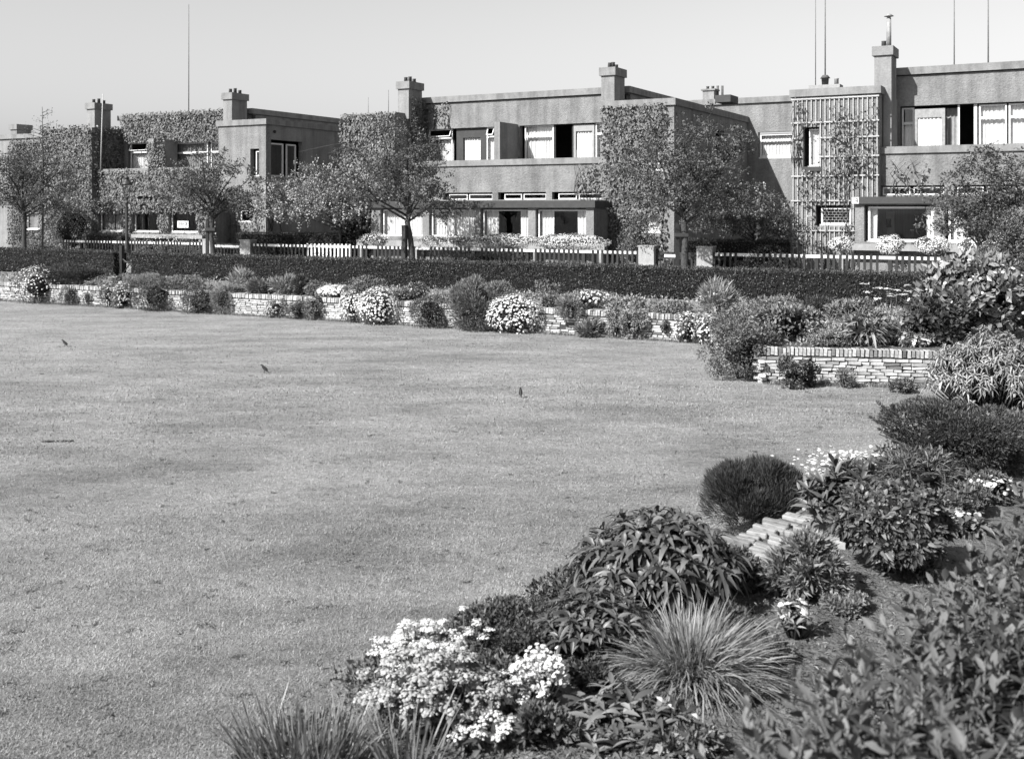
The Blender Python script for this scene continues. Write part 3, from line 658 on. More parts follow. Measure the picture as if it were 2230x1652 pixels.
# ------------------------------------------------------------------ hedges
def noise3(P, rng, f=1.0, k=6):
    w = rng.normal(size=(k, 3)) * f; ph = rng.random(k) * 6.28
    return np.sin(P @ w.T + ph).mean(1)
def box_hedge(name, label, s0, s1, n0, n1, h, mat='hedge', leaf=.05, dens=520, z0=0.0, group=None, gap=None):
    """clipped hedge in terrace coordinates"""
    rng = newrng(); sm, nm = (s0 + s1) / 2, n0
    t = thing(name, label, 'hedge', W(s0, n0, z0), -TH, group); Ls, Ln = s1 - s0, n1 - n0
    V, Q = boxes_vf([(.06, Ls - .06, .07, Ln - .07, 0, h - .07)]); obj('shade_core', mesh(V, Q, M['core']), t)  # solid inner box, its dark colour stands for shade behind the leaves
    faces = [(Ls * h, 0), (Ls * Ln, 1), (Ln * h, 2), (Ln * h, 3)]
    Ps, Os = [], []
    for A, f in faces:
        n = int(A * dens); a, b = rng.random(n), rng.random(n)
        if f == 0: P = np.stack([a * Ls, 0 * a, b * h], -1); O = (0, -1, 0)
        elif f == 1: P = np.stack([a * Ls, b * Ln, h + 0 * a], -1); O = (0, 0, 1)
        elif f == 2: P = np.stack([Ls + 0 * a, a * Ln, b * h], -1); O = (1, 0, 0)
        else: P = np.stack([0 * a, a * Ln, b * h], -1); O = (-1, 0, 0)
        O = np.tile(np.array(O, float), (n, 1)); P = P + O * (noise3(P, rng, 9)[:, None] * (.03 if f == 1 else .07) + rng.normal(size=(n, 1)) * .02 - .035)
        Ps.append(P); Os.append(O)
    P = np.concatenate(Ps); O = np.concatenate(Os); D, N = orient(rng, O, .5, .7, .35); N = unit(N + rng.normal(size=N.shape) * .45)
    V, T = diamonds(P, D, N, leaf * (.6 + .8 * rng.random(len(P))), leaf * .5)
    obj('foliage', mesh(V, T, M[mat]), t, 'stuff'); return t
HN0, HN1 = 28.1, 28.85
g0, g1 = sN(246, 28.1), sN(280, 28.1)
box_hedge('clipped_hedge', 'long dark clipped hedge running behind the flower border right of the gate', g1, 3.5, HN0, HN1, .82, leaf=.055, dens=820)
box_hedge('clipped_hedge', 'shorter clipped hedge left of the garden gate', sN(-40, 28.1), g0, HN0, HN1, .86, leaf=.055, dens=760)
box_hedge('clipped_hedge', 'clipped front-garden hedge below the blossoming tree beside the left house', sN(523, 37.2), sN(745, 37.2), 36.9, 37.9, 1.35, 'leaf_dark', .07, 320)
box_hedge('clipped_hedge', 'dark clipped front-garden hedge left of the trellised wing', sN(1498, 37.2), sN(1716, 37.2), 36.8, 37.8, 1.32, 'leaf_dark', .07, 320)
box_hedge('clipped_hedge', 'dark front-garden hedge behind the lamp post', sN(192, 36.6), sN(270, 36.6), 36.4, 37.0, 1.2, 'leaf_dark', .07, 300)

# garden gate in the hedge gap
t = thing('garden_gate', 'open dark timber gate with diagonal brace in the hedge gap', 'gate', W(g0 + .12, HN0 + .3, -.05), -TH)
V, Q = boxes_vf([(-.07, .07, -.07, .07, 0, 1.12)]); obj('gate_post', mesh(V, Q, M['dark']), t)
L_ = g1 - g0 - .3
V, Q = boxes_vf([(.1, .1 + L_, .0, .03, .5, .56), (.1, .1 + L_, .0, .03, .08, .13)]); obj('rail', mesh(V, Q, M['dark']), t)
for (A, B) in (((.1, -.03, .1), (.1 + L_, -.03, .62)), ((.12, -.06, .62), (.1 + L_ * .95, -.06, .38))):
    V, Q, T = tube([A, (np.array(A) + np.array(B)) / 2, B], .022, 5); obj('brace', mesh(V, [Q, T], M['dark']), t)

# ------------------------------------------------------------------ street lamp
pl_ = W(sN(276, 33.6), 33.6, .065)
t = thing('street_lamp', 'black cast-iron lantern post beside the garden gate', 'street lamp', pl_)
V, Q = lathe([(.001, 0), (.16, 0), (.16, .25), (.12, .3), (.13, .55), (.16, .6), (.1, .68), (.13, .78), (.07, .9), (.06, 1.0), (.055, 2.3), (.05, 2.55), (.08, 2.58), (.08, 2.63), (.045, 2.66), (.06, 2.78), (.1, 2.84), (.001, 2.86)], 14)
obj('post', mesh(V, Q, M['iron'], True), t)
lan = []
z0, z1, r0, r1 = 2.84, 3.38, .1, .19; ps = []
for q in range(6):
    a = q * math.pi / 3; p0 = (r0 * math.cos(a), r0 * math.sin(a), z0); p1 = (r1 * math.cos(a), r1 * math.sin(a), z1); ps.append(tube([p0, p1], .012, 5))
for z, r in ((z0, r0), (z1, r1)):
    ps.append(tube([(r * math.cos(q * math.pi / 3), r * math.sin(q * math.pi / 3), z) for q in range(7)], .016, 5))
V, Fs = join(ps); fo = obj('lantern_frame', mesh(V, Fs, M['iron']), t)
V, Q = lathe([(r0 * .96, z0), (r1 * .96, z1)], 6); obj('pane', mesh(V, Q, M['glass']), fo)
V, Q = lathe([(.001, z1), (.235, z1), (.235, z1 + .03), (.17, z1 + .12), (.09, z1 + .2), (.09, z1 + .26), (.12, z1 + .28), (.04, z1 + .36), (.001, z1 + .42)], 12); obj('lantern_roof', mesh(V, Q, M['iron'], True), t)
V, Q, T = tube([(-.22, 0, 2.62), (.22, 0, 2.62)], .014, 5); obj('ladder_bar', mesh(V, [Q, T], M['iron']), t)

# ------------------------------------------------------------------ picket fences, gate posts, gates
FN = 35.95
PK = mesh(*boxes_vf([(-.04, .04, 0, .022, 0, .86)]), M['dark'], name='picket'); FP = mesh(*boxes_vf([(-.06, .06, -.02, .1, 0, .95)]), M['dark'], name='post')
PW = mesh(*boxes_vf([(-.04, .04, 0, .022, 0, .9)]), M['white'], name='picket')
def fence(label, u0, u1, white=False):
    s0, s1 = sN(u0, FN), sN(u1, FN); L = s1 - s0; t = thing('picket_fence' if not white else 'picket_gate', label, 'fence' if not white else 'gate', W(s0, FN, 0), -TH)
    V, Q = boxes_vf([(0, L, .024, .05, .81, .91)]); obj('rail', mesh(V, Q, M['white']), t)
    V, Q = boxes_vf([(0, L, .024, .05, .18, .25)]); obj('rail', mesh(V, Q, M['white'] if white else M['dark']), t)
    V, Q = boxes_vf([(0, L, -.01, .06, -.06, .06)]); obj('plinth', mesh(V, Q, M['post']), t)
    n = max(2, int(L / .19)); rng = np.random.default_rng(int(u0))
    for i in range(n + 1):
        x = L * i / n
        if not white and i % 12 == 6:
            o = obj('fence_post', FP, t); o.location = (x, .06, -.05)
            continue
        if not white and i % 12 in (5, 7) and rng.random() < .5: continue
        o = obj('picket', PW if white else PK, t); o.location = (x, rng.normal() * .003, .07 + rng.normal() * .006); o.rotation_euler = (0, rng.normal() * .012, 0)
fence('dark picket fence with white rail behind the lamp post', 138, 441)
fence('short dark picket fence in front of the clipped garden hedge', 549, 668)
fence('white picket gate between two dark fence runs', 670, 762, True)
fence('long dark picket fence in front of the bay with four windows', 764, 1388)
fence('dark picket fence with white rail below the trellised wing', 1554, 2260)
def gatepost(label, u0, u1, h=1.08):
    s0, s1 = sN(u0, FN), sN(u1, FN); t = thing('gate_post', label, 'gate post', W(s0, FN - .05, -.05), -TH, 'concrete gate posts'); w = s1 - s0
    V, Q = boxes_vf([(0, w, 0, .42, 0, h)]); V += np.random.default_rng(int(u0)).normal(size=V.shape) * .006; obj('shaft', mesh(V, Q, M['post']), t)
    V, Q = boxes_vf([(-.02, w + .02, -.02, .44, h + .004, h + .05)]); obj('cap', mesh(V, Q, M['post']), t)
gatepost('concrete gate post left of the low gate at the left house', 443, 460); gatepost('concrete gate post right of the low gate at the left house', 524, 546)
gatepost('broad concrete gate post at the right end of the long fence', 1391, 1425, 1.12); gatepost('broad concrete gate post left of the trellised wing', 1518, 1552, 1.12)
def lowgate(label, u0, u1, bar):
    s0, s1 = sN(u0, FN + .15), sN(u1, FN + .15); L = s1 - s0; t = thing('low_gate', label, 'gate', W(s0, FN + .15, 0), -TH)
    V, Q = boxes_vf([(L * bar[0], L * bar[1], -.03, 0, .72, .82)]); obj('top_bar', mesh(V, Q, M['white']), t)
    V, Q = boxes_vf([(0, .08, 0, .06, -.05, 1.0), (L - .08, L, 0, .06, -.05, .9), (.08, L - .08, 0, .04, .12, .2), (.08, L - .08, 0, .04, .66, .9)]); fr_ = obj('gate_frame', mesh(V, Q, M['dark']), t)
    for i in range(1, 9): V, Q = boxes_vf([(L * i / 9 - .035, L * i / 9 + .035, .004, .03, .2, .66)]); obj('board', mesh(V, Q, M['dark']), t)
lowgate('low dark gate with long white top bar at the left house', 461, 523, (.02, .98)); lowgate('low dark gate with short white bar behind the big tree', 1428, 1516, (.22, .5))
pp = W(sN(881, 33.5), 33.5, .05); t = thing('timber_post', 'square black timber post beside the middle street tree', 'post', pp, -TH)
V, Q = boxes_vf([(-.08, .08, -.08, .08, 0, 1.72)]); obj('shaft', mesh(V, Q, M['dark']), t); V, Q = boxes_vf([(-.085, .085, -.085, .085, 1.724, 1.75)]); obj('cap', mesh(V, Q, M['dark']), t)

# ------------------------------------------------------------------ trees
def tree(name, label, u, n, v_top, spread, trunk_r, z_fork, count, mat='leaf_tree', leaf=.1, stake=False, offs=0.0, limbs=11, flowers=0, fmat='flower_pale', lean=0.0, flat=.5, base=None, xyz=None, wid=.55, low=None, group='street trees along the pavement'):
    rng = newrng(); p = np.array(xyz) if xyz is not None else W(sN(u, n), n, .05 if base is None else base)
    H = CH - (v_top - V0) * p[1] / F - p[2]
    t = thing(name, label, 'tree', p, 0, group)
    wob = rng.normal(size=(5, 2)) * trunk_r * .4; zz = np.linspace(-.05, z_fork + .5, 5)
    tp = np.stack([wob[:, 0] + lean * zz, wob[:, 1], zz], -1); tp[0, :2] = 0
    V, Q, T = tube(tp, trunk_r * np.array([1.25, 1.0, .92, .85, .6]), 9); obj('trunk', mesh(V, [Q, T], M['bark'], True), t)
    ps, tips = [], []
    low = z_fork if low is None else low
    for i in range(limbs):
        a = 2 * np.pi * i / limbs + rng.normal() * .3; f = (i * .618) % 1.0
        st = tp[-1] * (.8 + .2 * f); st = tp[3] + (tp[4] - tp[3]) * f
        el = .15 + f * 1.25
        R_ = spread * (.75 + .3 * rng.random()) * math.cos(el * .75); zt = low + (H - low) * (.12 + .82 * f) * (.85 + .25 * rng.random())
        end = np.array((offs + R_ * math.cos(a), R_ * math.sin(a), min(zt, H * .97)))
        m1 = st * .62 + end * .38 + np.array((0, 0, .25 * (1 - f))) + rng.normal(size=3) * .12; m2 = st * .28 + end * .72 + np.array((0, 0, .12)) + rng.normal(size=3) * .14
        path = np.array([st, m1, m2, end]); r0 = trunk_r * .42
        ps.append(tube(path, [r0, r0 * .7, r0 * .42, r0 * .15], 6))
        tips += [m2, end]
        for j in range(5):
            b0 = path[1 + j % 3] * (1 - .3) + path[min(3, 2 + j % 3)] * .3
            b1 = b0 + np.array((rng.normal() * .55, rng.normal() * .55, rng.normal() * .22 + .12)) * spread * .5
            b1[2] = min(b1[2], H * .98)
            ps.append(tube([b0, (b0 + b1) / 2 + rng.normal(size=3) * .05, b1], [r0 * .38, r0 * .25, r0 * .1], 5)); tips += [b1, (b0 + b1) / 2 + rng.normal(size=3) * .1, b1 + rng.normal(size=3) * np.array((.3, .3, .12)) * spread * .4]
    V, Fs = join(ps); obj('limbs', mesh(V, Fs, M['bark'], True), t)
    tips = np.array(tips); pk = rng.integers(0, len(tips), count); sz = (.5 + .8 * rng.random(len(tips)))[pk][:, None]
    q = unit(rng.normal(size=(count, 3))) * rng.random((count, 1)) ** .45 * np.array((1, 1, flat)) * spread * .17 * sz
    sc = np.repeat(tips, 3, 0) + unit(rng.normal(size=(len(tips) * 3, 3))) * rng.random((len(tips) * 3, 1)) ** .5 * np.array((1, 1, flat)) * spread * .24
    pk = rng.integers(0, len(sc), count); q = unit(rng.normal(size=(count, 3))) * rng.random((count, 1)) ** .5 * np.array((.21, .21, .13)); P = sc[pk] + q
    rr = np.hypot(P[:, 0] - offs, P[:, 1]) / spread; keep = (P[:, 2] > low * (.93 + .1 * np.sin(P[:, 0] * 3))) & (P[:, 2] < low + (H - low) * (1.04 - .5 * rr ** 2)); P, q = P[keep], q[keep]
    out = unit(unit(q) * .6 + np.array((0, 0, .8))); D, N = orient(rng, out, .2, .9, -.1)
    L = leaf * (.6 + .7 * rng.random(len(P))); V, T = diamonds(P, D, N, L, L * wid); obj('crown', mesh(V, T, M[mat]), t, 'stuff')
    if flowers:
        pk = rng.integers(0, len(tips), flowers); q = unit(rng.normal(size=(flowers, 3))) * np.array((1, 1, flat)) * spread * .3
        P = tips[pk] + q; P = P[P[:, 2] > low * .9]; 
        # hanging clusters
        Pc = np.repeat(P, 9, 0) + rng.normal(size=(len(P) * 9, 3)) * np.array((.045, .045, .1)); V, T = discs(Pc, rng.normal(size=Pc.shape) + np.array((-.5, -.6, .5)), .035, 5, .3, rng); obj('blossom', mesh(V, T, M[fmat]), t, 'stuff')
    if stake:
        V, Q = boxes_vf([(-.28, -.16, -.05, .07, -.05, 1.9)]); st_ = obj('stake', mesh(V, Q, M['dark']), t)
        V, Q = boxes_vf([(-.3, .12, -.12, .12, 1.45, 1.57)]); obj('strap', mesh(V, Q, M['fascia']), st_)
    return t
tree('street_tree', 'leftmost street tree with thin bare twigs reaching above the roof', 52, 33.9, 300, 2.5, .11, 2.1, 12000, limbs=12, offs=.4)
rng0 = np.random.default_rng(77)
tree('street_tree', 'spreading street tree in front of the left house with strapped stake', 463, 33.9, 322, 2.5, .1, 2.0, 10500, stake=True, limbs=12)
tree('street_tree', 'spreading street tree beside the square black post', 892, 33.7, 245, 2.75, .115, 2.0, 12000, limbs=13, flat=.38, offs=-.4)
tree('street_tree', 'largest street tree, its dense crown covering the ivy wing', 1490, 33.9, 225, 2.75, .12, 2.0, 13500, limbs=15, stake=True, offs=.1)
tree('street_tree', 'slim many-twigged street tree at the right edge in front of the bay', 2130, 33.4, 300, 1.7, .06, 1.2, 7000, limbs=12, flat=.6, low=1.3, offs=.3)
tree('street_tree', 'thin-stemmed tree right beside the slim tree at the right edge', 2200, 33.0, 330, 1.6, .05, 1.0, 5500, limbs=10, flat=.6, low=1.2, offs=.2)
# bare leader above the leftmost tree
p = W(sN(92, 34.4), 34.4, .05); t = thing('bare_sapling', 'tall thin bare-topped sapling behind the leftmost tree', 'tree', p)
H = CH - (235 - V0) * p[1] / F; ps = [tube([(0, 0, -.05), (.05, 0, H * .5), (0, 0, H)], [.05, .035, .01], 6)]; r_ = np.random.default_rng(8); tips = []
for i in range(26):
    z = H * (.45 + .53 * (i / 26)); a = r_.random() * 6.28; l = (H - z) * .3 + .35; e = np.array((math.cos(a) * l, math.sin(a) * l, z + .2)); ps.append(tube([(0, 0, z), e * .5 + np.array((0, 0, z * .5)), e], [.014, .01, .004], 4)); tips += [e, e * .6 + np.array((0, 0, z * .4))]
V, Fs = join(ps); obj('trunk', mesh(V, Fs, M['bark'], True), t)
P = np.repeat(np.array(tips), 7, 0); P = P + r_.normal(size=P.shape) * .1; D, N = orient(r_, unit(r_.normal(size=P.shape)), .3, .8, .1); V, T = diamonds(P, D, N, .07, .035); obj('crown', mesh(V, T, M['leaf_tree']), t, 'stuff')
tree('blossom_tree', 'small tree hung with pale blossom beside the left house side wall', 742, 37.0, 352, 2.2, .07, 1.5, 13000, 'leaf_light', .08, offs=-1.2, limbs=12, flowers=420, flat=.5, base=-.05, low=1.6, group='small garden trees')
tree('blossom_tree', 'small two-stemmed shrub tree with pale blossom left of the trellised wing', 1640, 37.4, 392, 1.9, .05, 1.2, 15000, 'leaf', .08, offs=-.4, limbs=12, flowers=150, flat=.5, base=-.05, low=1.35, group='small garden trees')
tree('garden_shrub_tree', 'leafy climbing growth over the front-garden wall at the middle house', 800, 38.0, 330, 1.3, .05, 1.0, 8000, 'ivy', .09, limbs=9, flat=.8, base=-.05, low=.8, group='small garden trees')

# ------------------------------------------------------------------ ivy
def ivy(label, patches, dens=260, leaf=.1, mat='ivy', holes=(), name='climbing_ivy', thick=.12, stems=True):
    """patches: ('n', plane, s0, s1, z0, z1, cover) or ('s', plane, n0, n1, z0, z1, cover)"""
    rng = newrng(); p0 = patches[0]; base = W((p0[2] + p0[3]) / 2, p0[1], -.05) if p0[0] == 'n' else W(p0[1], (p0[2] + p0[3]) / 2, -.05)
    t = thing(name, label, 'ivy', base, -TH); Ps, Os = [], []; bs = np.array(((p0[2] + p0[3]) / 2, p0[1], -.05)) if p0[0] == 'n' else np.array((p0[1], (p0[2] + p0[3]) / 2, -.05))
    for (ax, pl, a0, a1, z0, z1, cov) in patches:
        n = int((a1 - a0) * (z1 - z0) * dens); a = a0 + (a1 - a0) * rng.random(n); z = z0 + (z1 - z0) * rng.random(n)
        P2 = np.stack([a, z, 0 * a], -1); nz = noise3(P2, rng, 2.2, 8) * .9 + noise3(P2, rng, 7, 8) * .5
        edge = np.minimum(np.minimum(a - a0, a1 - a) / .35, np.minimum(z - z0 + .2, z1 - z) / .35); pr = cov + nz * .75 * (1.25 - cov) + np.clip(edge - 1, -1, 0) * .45
        keep = pr > rng.random(n) * .55 + .12
        for h in holes:
            if h[0] == ax and abs(h[1] - pl) < .01: keep &= ~((a > h[2]) & (a < h[3]) & (z > h[4]) & (z < h[5]))
        a, z, nz = a[keep], z[keep], nz[keep]; d = .02 + thick * (.3 + .7 * rng.random(len(a))) * (1 + nz)
        if ax == 'n': P = np.stack([a, pl - d, z], -1); O = np.tile((0, -1., 0), (len(a), 1))
        else: P = np.stack([pl + d, a, z], -1); O = np.tile((1., 0, 0), (len(a), 1))
        Ps.append(P - bs); Os.append(O)
    P = np.concatenate(Ps); O = np.concatenate(Os)
    D = unit(rng.normal(size=P.shape) * .5 + np.array((0, 0, -.9)) + O * .35); N = unit(O + rng.normal(size=P.shape) * .4 + np.array((0, 0, .35)))
    L = leaf * (.6 + .8 * rng.random(len(P))); V, T = diamonds(P, D, N, L, L * .85, .12); obj('foliage', mesh(V, T, M[mat]), t, 'stuff')
    if stems:
        ps = []
        for (ax, pl, a0, a1, z0, z1, cov) in patches[:3]:
            for q in range(5):
                x = a0 + (a1 - a0) * rng.random(); pts = []
                for k in range(6):
                    z = z0 + (z1 - z0) * .85 * k / 5; x = min(max(x + rng.normal() * .15, a0), a1); pts.append(np.array((x, pl - .03, z) if ax == 'n' else (pl + .03, x, z)) - bs)
                ps.append(tube(pts, np.linspace(.02, .006, 6), 5))
        V, Fs = join(ps); obj('stem', mesh(V, Fs, M['bark'], True), t, 'stuff')
    return t
aL, bL = (sN(95, NW), sN(200, NW)), (sN(476, NW), sN(579, NW)); aC, bC = (sN(748, NW), -26.7), (sN(1311, NW), sN(1468, NW)); aR = (sN(1725, NW), sN(1914, NW))
ivy('thick ivy covering the leftmost wing up to its roof', [('n', NW - .08, aL[0] - .1, aL[1] + .1, 0, 6.75, .95), ('s', aL[1] + .02, NW, NW + 2, 3.6, 6.7, .9)])
ivy('ivy blanket under the roof edge of the left house', [('n', NM - .1, aL[1] + .1, bL[0] + .2, 5.85, 7.4, .98)], thick=.16)
ivy('ivy spreading over the balcony wall of the left house', [('n', NP - .08, aL[1], bL[0], 2.75, 4.5, .62)], holes=[('n', NP - .08, *ops([(300, 372)], NP, (2.75, 3.05))[0])])
hb = [('n', NB - .02, r[0] + (.05), r[1], r[2], r[3] - .12) for r in ops([(213, 270), (287, 346), (367, 431)], NB, (1.3, 2.33))]
ivy('ivy on the bay piers and roof edge of the left house', [('n', NB - .02, bayL[0], bayL[1] + .6, .3, 2.95, .85), ('n', NB - .14, bayL[0], bayL[1], 2.25, 2.85, .8)], holes=hb)
ivy('ivy hanging on the balcony partition of the left house', [('n', NP - .01, sN(322, NP), sN(362, NP), 4.3, 5.85, .85)])
ivy('ivy creeping up the pale corner wing of the left house', [('n', NW - .01, bL[0] + .2, bL[1], .2, 3.6, .55), ('s', bL[1] + .01, NW, NW + 1.2, 1.0, 3.6, .5)], dens=110)
ivy('ivy covering the left wing of the middle house below its chimney', [('n', NW - .08, aC[0] - .05, aC[1] + .1, .6, 6.6, .88), ('n', NM - .02, aC[1] + .1, aC[1] + 1.6, 5.9, 7.2, .35), ('s', aC[1] + .3, NW + .7, NM, 5.0, 7.3, .8)])
ivy('dense ivy covering the front of the middle house right wing', [('n', NW - .01, bC[0] - .05, bC[1] - .25, .6, 6.42, .93), ('n', NP - .08, bC[0] - 1.3, bC[0], 3.0, 4.4, .45)], holes=[('n', NW - .01, *ops([(1418, 1450, 316, 374)], NW)[0]), ('n', NW - .01, *ops([(1385, 1438)], NW, (1.5, 2.15))[0])])
ivy('sparse climbing rose on the pale trellis', [('n', NW - .12, aR[0], aR[1], .2, 5.9, .22), ('n', NW - .14, aR[0] + 1.2, aR[1], 3.6, 6.2, .45), ('n', NW - .13, aR[0], aR[0] + .5, 4.0, 6.4, .5)], dens=120, holes=[('n', NW - pl, *trX) for pl in (.12, .13, .14) for trX in (trU, trG)], name='climbing_rose')
ivy('climber hanging on the balcony wall right of the trellised wing', [('n', NP - .08, aR[1], aR[1] + 1.7, 2.9, 4.3, .5), ('n', NP - .09, 1.2 - 3.4, .6, 3.1, 4.3, .3)], dens=130, name='climbing_plant')
ivy('dark ivy over the gable end at the far left edge', [('n', 43.38, sN(20, 43.4), sN(94, 43.4), .3, 6.6, .9)], mat='leaf_dark', holes=[('n', 43.38, sN(60, 43.4), sN(88, 43.4), 1.2, 2.2)])  # dark leaves added over the wall to stand for its shade
# trellis
t = thing('trellis', 'pale lath trellis covering the front of the right-hand wing', 'trellis', W(aR[0], NW, 0), -TH); L_ = aR[1] - aR[0]
zz0, zz1 = .3, 6.3
zr = [zN(1800, v, NW) for v in (214, 266, 300, 341, 383, 437, 502)]
def cut(lo, hi, holes_):
    segs = [(lo, hi)]
    for (h0, h1) in holes_:
        segs = [x for a_, b_ in segs for x in (((a_, min(b_, h0)), (max(a_, h1), b_)) if h0 < b_ and h1 > a_ else ((a_, b_),)) if x[1] - x[0] > .03]
    return segs
for i in range(19):
    x = .05 + (L_ - .1) * i / 18; hs = [(r[2] - .02, r[3] + .02) for r in (trU, trG) if r[0] - .04 < x + aR[0] < r[1] + .04]
    for lo, hi in cut(zz0, zz1, hs):
        V, Q = boxes_vf([(x - .016, x + .016, -.06, -.04, lo, hi)]); obj('lath', mesh(V, Q, M['trellis']), t)
for z in zr:
    hs = [(r[0] - aR[0] - .04, r[1] - aR[0] + .04) for r in (trU, trG) if r[2] - .04 < z < r[3] + .04]
    for lo, hi in cut(-.02, L_ + .02, hs):
        V, Q = boxes_vf([(lo, hi, -.082, -.0605, z - .022, z + .022)]); obj('lath', mesh(V, Q, M['trellis']), t)
# ------------------------------------------------------------------ planters and bay flowers
def planter(label, u0, u1, n, v0, v1, flowers):
    s0, s1 = sN(u0, n), sN(u1, n); um = (u0 + u1) / 2; zt, zb = zN(um, v0, n), zN(um, v1, n)
    t = thing('flower_trough', label, 'planter', W(s0, n, zb), -TH); L = s1 - s0; h = zt - zb
    V, Q = boxes_vf([(0, L, 0, .06, 0, h), (0, L, .24, .3, 0, h), (0, .06, .06, .24, 0, h), (L - .06, L, .06, .24, 0, h), (.06, L - .06, .06, .24, 0, h * .75)]); obj('trough', mesh(V, Q, M['planter']), t)
    for x in np.linspace(.2, L - .2, max(2, int(L / 2))): V, Q = boxes_vf([(x - .06, x + .06, .05, .3, -zb - .05, -.003)]); obj('pier', mesh(V, Q, M['planter']), t)
    for (f0, f1, ft, fb, lb, dens) in flowers:
        uc = (f0 + f1) / 2; sc = sN(uc, n + .1); r = (sN(f1, n + .1) - sN(f0, n + .1)) / 2; z0, z1 = zN(uc, fb, n), zN(uc, ft, n)
        rng = newrng(); tt = thing('bedding_flowers', lb, 'flowers', W(sc, n + .1, z0), -TH); R = np.array((r * 1.12, .36, (z1 - z0) * .52))
        P, out = clumps(rng, R, max(8, int(r * 12)), .3, int(700 * dens + 1400 * r), -.8); P[:, 2] += (z1 - z0) * .5; D, N = orient(rng, out); V, T = diamonds(P, D, N, .06, .03); obj('foliage', mesh(V, T, M['leaf_light']), tt, 'stuff')
        nf = int(1300 * r * dens); out = unit(rng.normal(size=(nf, 3))); P = out * R * (.78 + .22 * rng.random((nf, 1)) ** .6) * (1 + .16 * noise3(out * np.array((R[0] * 8, 3, 3)), rng, 1.5, 6)[:, None]); P[:, 2] += (z1 - z0) * .5
        V, T = discs(P, out + np.array((0, -.2, .3)), .023, 5, .3, rng); obj('blossom', mesh(V, T, M['flower']), tt, 'stuff')
planter('long pale concrete trough below the four bay windows', 776, 1316, 36.95, 527, 540, [
    (785, 850, 509, 535, 'white flowers in the trough left of the middle tree', .6), (905, 1040, 512, 540, 'sparsely flowering dark greenery below the second bay window', .25),
    (1035, 1165, 508, 542, 'white flowers massed below the third bay window', .9), (1160, 1318, 510, 545, 'white flowers massed below the fourth bay window', .95)])
planter('pale concrete trough below the big open bay window at right', 1818, 2160, 36.95, 533, 547, [
    (1806, 1858, 515, 550, 'white flower cushion at the left end of the right-hand trough', 1.3), (1909, 1968, 511, 556, 'round white flower cushion below the left half of the big bay window', 1.5),
    (1994, 2068, 513, 556, 'wide white flower cushion below the right half of the big bay window', 1.5), (2085, 2150, 516, 556, 'white flower cushion partly behind the slim right-hand tree', 1.0)])
planter('pale trough with clipped greenery below the left house bay', 285, 440, 36.95, 511, 519, [(280, 445, 512, 535, 'leafy greenery in the trough below the left house bay', .12)])
# front-garden shrubs
def gshrub(name, label, u0, u1, vt, n, **k):
    uc = (u0 + u1) / 2; b_ = W(sN(uc, n), n, -.05); r = (u1 - u0) / 2 * b_[1] / F; h = CH - (vt - V0) * b_[1] / F + .05
    return bush(name, label, b_, (r, min(r, .8)), h, **k)
gshrub('garden_shrub', 'tall loose shrub in the front garden left of the lamp', 95, 218, 430, 36.7, mat='leaf_light', leaf=.09, count=5200, sub=.3)
gshrub('garden_shrub', 'low pale shrub behind the hedge at the far left', 25, 130, 522, 36.2, mat='leaf_light', leaf=.07, count=2500)
gshrub('garden_shrub', 'loose shrub beside the gate post under the big tree', 1345, 1440, 478, 36.9, mat='leaf', leaf=.08, count=4000)
gshrub('garden_shrub', 'small climbing shrub at the foot of the blossoming tree', 735, 790, 455, 37.6, mat='leaf', leaf=.08, count=2600)
gshrub('garden_shrub', 'trailing leafy shrub below the left house ivy wing', 285, 440, 528, 36.3, mat='ivy', leaf=.07, count=3200)
gshrub('garden_shrub', 'low dark shrub behind the fence near the white picket gate', 560, 660, 535, 36.4, mat='leaf_dark', leaf=.06, count=2000)
gshrub('garden_shrub', 'low bushes behind the long picket fence', 940, 1180, 548, 36.4, mat='leaf', leaf=.06, count=5000)
gshrub('garden_shrub', 'straggly low shrub behind the fence below the trellis', 1600, 1740, 545, 36.3, mat='leaf', leaf=.06, count=2600)
gshrub('garden_shrub', 'bushy shrub behind the hedge at the right frame edge', 2140, 2250, 470, 31.0, mat='leaf', leaf=.07, count=6000)
gshrub('garden_shrub', 'leafy bush under the slim trees at the right edge', 2090, 2200, 540, 29.8, mat='leaf_light', leaf=.07, count=4000)

